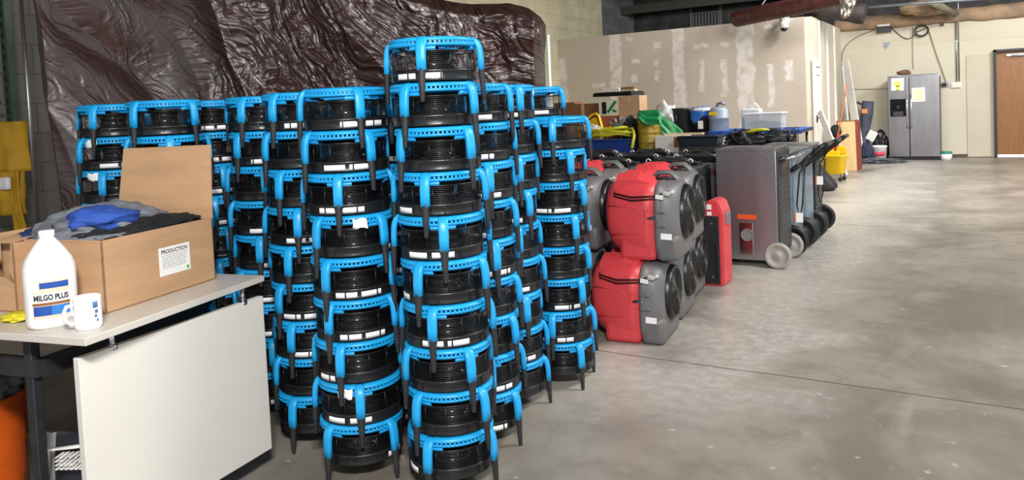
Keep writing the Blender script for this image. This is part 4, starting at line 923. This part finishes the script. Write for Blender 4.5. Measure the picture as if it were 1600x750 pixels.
# trash can, bucket, vac
p = ony(1069, 200, 10.5); tc = thing('trash_can', 'black ribbed trash can beside the blue-lined bucket', 'trash can', (p.x, 10.5, HZ), .3)
MB().lathe([(.0, 0), (.125, 0), (.130, .01), (.150, .30), (.162, .31), (.162, .335), (.150, .335), (.148, .30), (.12, .02), (0, .02)], 32).build('can_body', mat('can_black', '#26272b', .45), tc)
MB().tube([(-.10, -.125, .24), (-.10, -.165, .23), (-.10, -.165, .12), (-.10, -.12, .11)], .010, 8).build('handle', MATS['can_black'], tc)
p = ony(1096, 200, 10.45); bk = thing('lined_bucket', 'black bucket with blue liner and white folded sheet on top', 'bucket', (p.x, 10.42, HZ), 0)
MB().lathe([(.0, 0), (.115, 0), (.135, .24), (.140, .245), (.130, .245), (.11, .02), (0, .02)], 32).build('bucket_body', MATS['can_black'], bk)
m = MB(); rows = []
for i in range(33):
    a = 2 * PI * i / 32; dl = .09 + .05 * math.sin(3 * a + 1) ; rows.append([Vector(((.142 + .006 * math.sin(5 * a)) * math.cos(a), (.142 + .006 * math.sin(5 * a)) * math.sin(a), .29 - (dl + .03) * k / 4)) for k in range(5)])
m.rings(rows, closed_ring=False, cap=False); o = m.build('liner', mat('liner_blue', '#2f6bc2', .35, var=.2), bk); o.modifiers.new('s', 'SOLIDIFY').thickness = .005
MB().blob((.02, 0, .30), (.15, .14, .035), .2, 3, 4, 8).build('folded_sheet', mat('sheet_white', '#dfe3ea', .4, var=.2), bk)
MB().tube([(-.08, -.12, .33), (.02, -.05, .345), (.13, .02, .35)], [(.006, .016)] * 3, 8).build('blue_strap', MATS['liner_blue'], bk)
MB().box((.04, -.132, .10), (.07, .006, .11)).build('paper_label', paper, bk)
p = ony(1125, 200, 10.45); vc = thing('shop_vacuum', 'grey cylindrical shop vacuum with a yellow label and hose stub on top', 'vacuum', (p.x, 10.4, HZ), 0)
MB().lathe([(.0, 0), (.132, 0), (.135, .015), (.132, .17), (.14, .175), (.14, .19), (.132, .195), (.130, .28), (.10, .32), (.05, .335), (0, .338)], 36).build('drum', mat('vac_grey', '#8f9aab', .4), vc)
MB().box((-.04, -.131, .245), (.11, .012, .045), bev=.003).build('yellow_label', yel, vc); MB().tube([(-.02, 0, .33), (-.01, -.01, .37), (.04, -.01, .385), (.10, -.02, .365)], .020, 10).build('hose_stub', mgrey, vc)
# jug and clear tote
p = ony(1172, 200, 10.6); cj = thing('white_container', 'tall translucent white container with handle behind the clear tote', 'container', (p.x, 10.72, HZ + .012), 0)
trw = mat('translucent_white', '#e4e4e2', .3, alpha=.82); MB().box((0, 0, .14), (.26, .16, .28), bev=.03, seg=3).build('container_body', trw, cj); MB().tube([(-.05, 0, .27), (-.03, 0, .33), (.05, 0, .34), (.10, 0, .28)], .016, 10).build('handle', trw, cj)
p = ony(1196, 200, 10.4); ct = thing('clear_tote', 'clear plastic tote with dark items inside on the blue sheet', 'tote', (p.x, 10.4, HZ + .014), 0)
clr = mat('clear_plastic', '#e6eaee', .15, alpha=.38); m = MB(); W_, D_, H_ = .46, .30, .20
m.box((0, 0, .004), (W_, D_, .008)).box((-W_ / 2, 0, H_ / 2), (.006, D_, H_), rot=(0, -.06, 0)).box((W_ / 2, 0, H_ / 2), (.006, D_, H_), rot=(0, .06, 0)).box((0, -D_ / 2, H_ / 2), (W_, .006, H_)).box((0, D_ / 2, H_ / 2), (W_, .006, H_)); m.build('tub', clr, ct)
MB().box((0, 0, H_ + .012), (W_ + .06, D_ + .04, .022), bev=.008).build('lid', mat('clear_lid', '#eef0f2', .3, alpha=.7), ct)
tag(MB().blob((-.08, 0, .06), (.12, .08, .05), .3, 3, 4, 51).build('dark_tool', mat('tool_slate', '#4b5468', .6), None, (p.x, 10.4, HZ + .02)), 'dark slate item inside the left half of the clear tote', 'tool')
tag(MB().blob((.11, 0, .05), (.10, .08, .045), .4, 3, 4, 53).build('dark_tool', MATS['tool_slate'], None, (p.x, 10.4, HZ + .02)), 'dark slate item inside the right half of the clear tote', 'tool')
# cable heap & yellow floor tool
p = ony(1185, 215, 9.8)
m = MB(); rr = random.Random(4)
for k in range(7):
    pts = [(rr.uniform(-.40, .40), rr.uniform(-.14, .14), rr.uniform(.02, .22)) for _ in range(6)]; pts.sort(); m.tube(pts, rr.uniform(.012, .022), 8)
m.blob((-.15, 0, .08), (.22, .12, .10), .4, 3, 4, 12).blob((.2, .02, .06), (.2, .12, .08), .4, 3, 4, 14)
tag(m.build('cable_heap', rub, None, (p.x + .02, 9.78, .925)), 'tangled heap of black cables and bags on the black cart', 'cables')['kind'] = 'stuff'
tag(MB().tube([(-.14, 0, 0), (-.05, 0, .02), (.05, 0, .035), (.15, 0, .03)], [(.012, .035), (.022, .045), (.02, .04), (.012, .02)], 10).build('yellow_tool', yhose, None, (p.x + .02, 9.64, 1.10)), 'yellow tool head resting on the black cable heap', 'tool')
# wire shelf frame at right end
p = ony(1240, 205, 9.9); ws = thing('wire_crate', 'black wire crate at the right end below the blue sheet', 'crate', (-2.07, 9.84, .935), 0)
m = MB();
for k in range(7): z = .02 + k * .03; m.tube([(-.16, -.14, z), (.16, -.14, z), (.16, .14, z), (-.16, .14, z)], .004, 5, closed=True)
for x, y in [(-.16, -.14), (.0, -.14), (.16, -.14), (.16, .0), (.16, .14), (0, .14), (-.16, .14), (-.16, 0), (-.08, -.14), (.08, -.14)]: m.cyl((x, y, 0), (x, y, .21), .005, seg=5)
m.build('wire_frame', wire, ws); MB().box((0, 0, .012), (.31, .27, .015)).build('base', blk, ws)

# ------------------------------------------------------------ far right corner
fx0, fx1, fy = -1.68, -.69, 18.72
fg = thing('refrigerator', 'stainless side-by-side refrigerator against the far cream wall', 'refrigerator', ((fx0 + fx1) / 2, fy + .37, 0)); FWd = fx1 - fx0
MB().box((0, .0, .95), (FWd, .66, 1.72), bev=.006).build('cabinet', dgrey, fg)
MB().box((0, -.0, .045), (FWd - .02, .66, .09)).build('base_grille', mat('base_black', '#17171a', .5), fg)
sx = ony(1421, 180, fy).x - fg.location.x; fst = mat('fridge_steel', '#99989c', .30, metal=.9, var=.15, vscale=1.5, stretch=(3, 1, .8), bump=.10, bscale=3)
for a_, b_, nm in ((-FWd / 2, sx - .006, 'left'), (sx + .006, FWd / 2, 'right')):
    dr = MB().box(((a_ + b_) / 2, -.36, .96), (b_ - a_, .06, 1.76), bev=.010).build('door', fst, fg); hx = (b_ - .035) if nm == 'left' else (a_ + .035)
    MB().tube([(hx, -.395, .70), (hx, -.445, .73), (hx, -.445, 1.40), (hx, -.395, 1.43)], [(.012, .014)] * 4, 10).build('handle', chrome, dr)
    if nm == 'left':
        dp = MB().box((-.30, -.393, 1.15), (.31, .012, .38), bev=.004).build('dispenser', mat('dispenser_black', '#101216', .15), dr)
        MB().box((-.30, -.40, 1.02), (.20, .02, .10), bev=.004).cyl((-.30, -.41, 1.12), (-.30, -.41, 1.2), .03).build('nozzle', dgrey, dp)
        nt = MB().box((-.30, -.3935, 1.66), (.245, .004, .27), rot=(0, .03, 0)).build('notice', paper, dr); MB().box((-.30, -.397, 1.67), (.13, .004, .12)).box((-.30, -.397, 1.58), (.06, .004, .10)).box((-.30, -.397, 1.535), (.12, .004, .02)).build('yellow_print', mat('print_yellow', '#f2dc62', .6), nt)
    else:
        nt = MB().box((.10, -.3935, 1.42), (.25, .004, .30), rot=(0, -.02, 0)).build('notice', paper, dr)
        m = MB()
        for k in range(5): m.box((.10, -.397, 1.52 - k * .05), (.17, .004, .022))
        m.build('yellow_print', MATS['print_yellow'], nt)
MB().box((.1, -.2, 1.845), (.7, .2, .03), bev=.006).build('top_hinge_cover', mgrey, fg)
q = ony(1412, 112, 18.9); tag(MB().blob((0, 0, .045), (.13, .10, .06), .3, 3, 4, 3, flatz=-.04).build('bread_basket', mat('basket_brown', '#86604c', .7, var=.3), None, (q.x, 18.95, 1.862)), 'small brown lump of cloth on top of the refrigerator', 'cloth')
q = onz(1479, 250); tb_ = thing('round_tub', 'small white tub with teal lid on the floor right of the refrigerator', 'tub', (q.x, 18.75, 0)); MB().lathe([(0, 0), (.10, 0), (.108, .14), (0, .14)], 28).build('tub_body', whitep, tb_); MB().lathe([(0, .14), (.112, .14), (.112, .185), (0, .19)], 28).build('lid', mat('teal', '#1f8a78', .4), tb_)
q = ony(1374, 240, 18.5); wk = thing('white_bucket', 'white bucket with a red label left of the refrigerator', 'bucket', (q.x, 18.45, 0)); MB().lathe([(0, 0), (.135, 0), (.155, .31), (.165, .315), (.165, .345), (.155, .345), (.13, .02), (0, .02)], 32).build('bucket_body', whitep, wk); MB().lathe([(.1475, .13), (.1495, .13), (.1525, .22), (.1505, .22)], 12, a0=-2.2, a1=-.6, close=True).build('red_label', mat('label_red', '#d5455a', .5), wk)
q = ony(1376, 215, 18.8); tag(MB().blob((0, 0, .29), (.17, .15, .34), .2, 2.5, 4, 61, flatz=-.29).build('trash_bag', mat('trash_black', '#101012', .35, bump=.5, bscale=15), None, (q.x, 18.85, 0)), 'black trash bag between the white bucket and the refrigerator', 'bag')
tag(MB().box((0, 0, 0), (.18, .03, .22), rot=(.2, .5, 0)).build('white_card', paper, None, (ony(1361, 208, 18.6).x, 18.72, .55)), 'tilted white card propped beside the black trash bag', 'card')
q = ony(1352, 200, 18.9); vb = thing('tool_bag', 'grey-blue upright bag with orange label leaning in the corner', 'bag', (q.x - .02, 18.85, 0))
MB().tube([(-.06, 0, .0), (-.04, 0, .30), (.0, .02, .70), (.06, .05, 1.05), (.09, .06, 1.32)], [(.11, .12), (.13, .14), (.12, .13), (.13, .14), (.12, .12)], 20).build('bag_body', mat('bag_slate', '#4d5260', .8, var=.3, bump=.4), vb); MB().box((.03, -.09, 1.10), (.12, .02, .10), bev=.004).build('orange_label', mat('label_salmon', '#d98a5e', .6), vb); MB().box((-.08, -.03, 1.28), (.10, .10, .05), rot=(0, .5, 0), bev=.01).build('strap_end', dgrey, vb)
tag(MB().blob((0, 0, .20), (.12, .12, .22), .3, 3, 4, 71, flatz=-.2).build('navy_bag', mat('navy_b', '#28324d', .8), None, (ony(1356, 230, 18.3).x, 18.2, 0)), 'small navy bag behind the tan wooden cabinet side', 'bag')
q = onz(1375, 252); tag(MB().blob((0, 0, .03), (.38, .18, .06), .5, 4, 5, 81, flatz=-.028).build('floor_rag', mat('rag_grey', '#6b6f78', .8, var=.5), None, (q.x + .05, 18.1, 0)), 'crumpled grey sheet spread on the floor before the refrigerator', 'sheet')
# tan cabinet carcass
q0, q1 = onz(1328, 261), onz(1347, 259); wc = thing('cabinet_box', 'tan wooden cabinet box with red-brown edge leaning by the mop bucket', 'cabinet', (-2.02, 16.25, 0), -.10); wc.rotation_euler = (-.06, -.035, -.10)
MB().box((-.19, .1, .50), (.32, .02, 1.0), bev=.003).build('front_panel', wood, wc); MB().box((-.015, .24, .50), (.03, .30, 1.0), bev=.003).box((-.365, .24, .50), (.03, .30, 1.0)).box((-.19, .24, .985), (.35, .30, .03)).build('side_panel', maroon, wc)
# boards in the corner
def board(lab_, a, b, w_, th, m_, name='white_board'):
    a, b = Vector(a), Vector(b); d = b - a; o = MB().box((0, 0, d.length / 2), (w_, th, d.length), bev=.003).build(name, m_, None, a); o.rotation_euler = d.to_track_quat('Z', 'X').to_euler(); return tag(o, lab_, 'board')
wb1 = mat('board_white', '#e9e6e2', .5, var=.05)
board('tall white board leaning in the corner, right one of the pair', (-2.22, 18.6, 0), (-2.55, 18.85, 2.25), .20, .03, wb1)
board('tall narrow white board leaning in the corner, left one of the pair', (-2.40, 18.35, 0), (-2.60, 18.7, 2.12), .09, .03, mat('board_grey', '#cfd3d2', .5))
board('short white board leaning across behind the mop bucket', (-2.10, 15.2, 0), (-2.58, 15.6, 1.2), .13, .03, wb1)
board('second short white board leaning behind the mop bucket, steeper than the other', (-2.28, 15.6, 0), (-2.60, 15.9, 1.1), .09, .03, wb1)
tag(MB().blob((0, 0, .22), (.12, .14, .26), .3, 3, 4, 91, flatz=-.22).build('black_bag', kcloth, None, (-2.45, 17.3, 0)), 'small black bag against the partition behind the cabinet box', 'bag')
tag(MB().blob((0, 0, 0), (.10, .08, .12), .3, 3, 3, 95).tube([(0, 0, 0), (.02, -.02, -.77)], .012, 8).build('black_mop', kcloth, None, (-2.42, 16.35, .78)), 'black mop head upright behind the leaning boards', 'mop')
# mop bucket
MBX = Vector((-2.17, 14.45, 0)); mb = thing('mop_bucket', 'yellow wheeled mop bucket beside the partition door', 'bucket', MBX, -.15)
prof = [(-.17, .12), (.15, .12), (.20, .42), (.24, .50), (-.20, .50)]
m = MB(); rings = []
for z, wx, wy in ((.12, .15, .12), (.13, .165, .13), (.42, .20, .16), (.44, .225, .185), (.46, .225, .185), (.44, .20, .165), (.20, .15, .12)):
    rings.append([Vector((wx * math.copysign(abs(math.cos(a)) ** .5, math.cos(a)), wy * math.copysign(abs(math.sin(a)) ** .5, math.sin(a)), z)) for a in [2 * PI * j / 32 for j in range(32)]])
m.rings(rings); m.build('bucket_body', yel, mb)
m = MB().box((-.12, 0, .56), (.08, .26, .20), bev=.02).box((.02, .12, .52), (.30, .03, .14), bev=.01).box((.0, -.13, .49), (.26, .03, .08), bev=.01); m.build('wringer', yel, mb)
for sx_ in (-1, 1):
    for sy in (-1, 1): MB().lathe([(0, -.012), (.035, -.012), (.035, .012), (0, .012)], 16, (sx_ * .13, sy * .11, .035), 'y').cyl((sx_ * .13, sy * .11, .035), (sx_ * .13, sy * .11, .12), .012, seg=8).build('caster', rub, mb)
mo = thing('mop', 'orange-handled mop standing in the yellow bucket', 'mop', MBX)
a, b = ony(1303, 245, 14.4) - MBX, ony(1324, 130, 14.8) - MBX
MB().tube([a, b], .013, 10).build('handle', mat('mop_orange', '#a8613a', .5), mo); MB().tube([a + (b - a) * .06, a + (b - a) * .32], .020, 10).build('grip_clamp', mat('clamp_red', '#a8261c', .5), mo); MB().blob(a + Vector((0, 0, -.06)), (.12, .09, .07), .35, 3, 4, 4).build('mop_head', mat('mop_dark', '#35353a', .9), mo)
# black bag before it
q = onz(1300, 298); m = MB(); rows = []
prof = [(0.0, .0), (.02, .58), (.10, .60), (.20, .44), (.32, .26), (.42, .14), (.46, .06), (.43, .0)]
for j in range(13):
    v = j / 12 * 2 - 1; k = math.sqrt(max(0, 1 - v * v)) ** .5 if abs(v) < 1 else 0; rows.append([Vector((x * (.6 + .4 * k) + .02 * noise.noise(Vector((x * 8, v * 3, 1))), v * .20, z * (.55 + .45 * k) + (.02 * noise.noise(Vector((x * 7, z * 7, v * 3))) if z > .05 else 0))) for x, z in prof])
m.rings(rows); o = m.build('trash_bag', mat('bag_black', '#161618', .6, var=.3, bump=.5, bscale=9), None, (q.x - .38, q.y + .05, 0)); tag(o, 'black bag slumped on the floor in front of the yellow mop bucket', 'bag'); md = o.modifiers.new('sub', 'SUBSURF'); md.levels = 2; md.render_levels = 2

# security camera
q = ony(1228, 40, PY - .02); sc_ = thing('security_camera', 'white dome security camera mounted high on the partition', 'camera', (q.x, PY, q.z + .02))
MB().box((0, -.02, .10), (.13, .04, .14), bev=.015).tube([(0, -.03, .12), (0, -.14, .13), (0, -.20, .09)], [.03, .032, .04], 14).build('bracket', whitep, sc_); MB().lathe([(0, .06), (.06, .055), (.085, .02), (.085, -.07), (.075, -.08), (0, -.08)], 28, (0, -.20, 0)).build('housing', whitep, sc_); MB().lathe([(.07, -.08), (.062, -.115), (.035, -.14), (0, -.148)], 28, (0, -.20, 0)).build('dome', mat('dome_black', '#2a2527', .1), sc_)

# fittings on the far wall
def wl(x, y, off=.0): return ony(x, y, FY - off)
def cable(lab_, pts, r=.008, m_=None, cat='cable', name='wall_cable'):
    P3 = [wl(x, y, .02) for x, y in pts]; out = []
    for i in range(len(P3) - 1):
        p0, p1, p2, p3 = P3[max(i - 1, 0)], P3[i], P3[i + 1], P3[min(i + 2, len(P3) - 1)]
        for k in range(8):
            t_ = k / 8; out.append(.5 * ((2 * p1) + (-p0 + p2) * t_ + (2 * p0 - 5 * p1 + 4 * p2 - p3) * t_ ** 2 + (-p0 + 3 * p1 - 3 * p2 + p3) * t_ ** 3))
    out.append(P3[-1]); return tag(MB().tube(out, r, 6).build(name, m_ or mgrey), lab_, cat)
cgrey = mat('cable_grey', '#6f6a5e', .6)
cable('thin cable curving down the far wall from the dark wall box', [(1366, 47), (1345, 55), (1325, 68), (1316, 85), (1315, 105)], .008, cgrey)
cable('cable sagging between the dark wall box and the cable coil', [(1392, 42), (1402, 52), (1414, 60), (1424, 59), (1432, 50)], .010, mat('cable_dark', '#45423c', .6))
cable('thin cable dropping straight behind the refrigerator', [(1426, 42), (1426, 80), (1427, 108)], .006, cgrey)
cable('cable slanting from the coil down to the outlet right of the refrigerator', [(1452, 50), (1463, 85), (1472, 110), (1478, 128)], .012, mat('cable_tan', '#8d8672', .6))
cable('level conduit left of the refrigerator', [(1330, 139), (1360, 139), (1392, 138)], .012, mat('conduit_cream', '#b9b09a', .6), 'conduit', 'conduit')
q = wl(1440, 48, .05); m = MB()
for k in range(5): m.tube([(q.x + (.115 + .007 * k) * math.cos(a), q.y - .008 * k, q.z + (.105 + .006 * k) * math.sin(a)) for a in [2 * PI * j / 28 for j in range(28)]], .010, 6, closed=True)
m.tube([(q.x - .10, q.y - .03, q.z - .02), (q.x + .10, q.y - .03, q.z + .05)], .010, 6); tag(m.build('cable_coil', mat('coil_dark', '#4a463e', .5)), 'round coil of dark cable hung high above the refrigerator', 'cable')
def wbox(name, lab_, x, y, sz, m_, cat='box', extra=None):
    q = wl(x, y, sz[1] / 2); rt = thing(name, lab_, cat, q); MB().box((0, 0, 0), sz, bev=.006).build('case', m_, rt)
    if extra: extra(rt)
    return rt
wbox('emergency_light', 'dark box with white top high on the far wall', 1381, 46, (.30, .16, .13), mat('box_dark', '#38383b', .5), 'light fixture', lambda rt: MB().box((0, 0, .09), (.26, .12, .05), bev=.01).build('white_top', whitep, rt))
wbox('wall_sensor', 'small black sensor on the far wall right of the coil', 1472, 38, (.07, .06, .07), blk, 'sensor', lambda rt: MB().cyl((0, -.03, 0), (0, -.05, 0), .02).build('lens', gloss, rt))
wbox('outlet_box', 'outlet with grey plug just right of the refrigerator', 1477, 132, (.12, .05, .10), mgrey, 'outlet', lambda rt: MB().cyl((0, -.02, 0), (-.02, -.09, 0), .035).tube([(-.02, -.08, 0), (-.09, -.07, -.01), (-.14, -.0, -.03)], .01, 6).build('plug', dgrey, rt))
wbox('junction_box', 'white junction box at the foot of the twin conduits', 1494, 133, (.19, .05, .11), whitep, 'junction box', lambda rt: MB().box((0, -.028, 0), (.15, .006, .07)).build('cover', mat('cover_cream', '#ded7c6', .5), rt))
wbox('outlet_box', 'small outlet at the left end of the level conduit', 1330, 139, (.07, .05, .10), mat('outlet_tan', '#b0a78f', .5), 'outlet', lambda rt: MB().box((0, -.028, 0), (.04, .006, .06)).build('cover', mgrey, rt))
for k, x in enumerate((1495, 1499)):
    a, b = wl(x, 127, .03), wl(x - 1, 30, .03); tp = 4.55 if k == 1 else b.z
    tag(MB().cyl((a.x, a.y, a.z), (a.x, a.y, tp), .012, seg=8).box((a.x, a.y + .01, (a.z + b.z) / 2 + .2), (.05, .02, .03)).build('conduit', steel2), ('right' if k else 'left') + ' one of the twin vertical conduits on the far wall', 'conduit', None)
q = wl(1386, 71, .004); tag(MB().prism([(-.09, .07), (.08, .07), (.03, -.01), (-.03, -.09), (-.08, -.02)], .004).build('tape_patch', mgrey, None, (q.x, FY - .005, q.z)), 'ragged grey patch on the far wall below the dark wall box', 'patch')
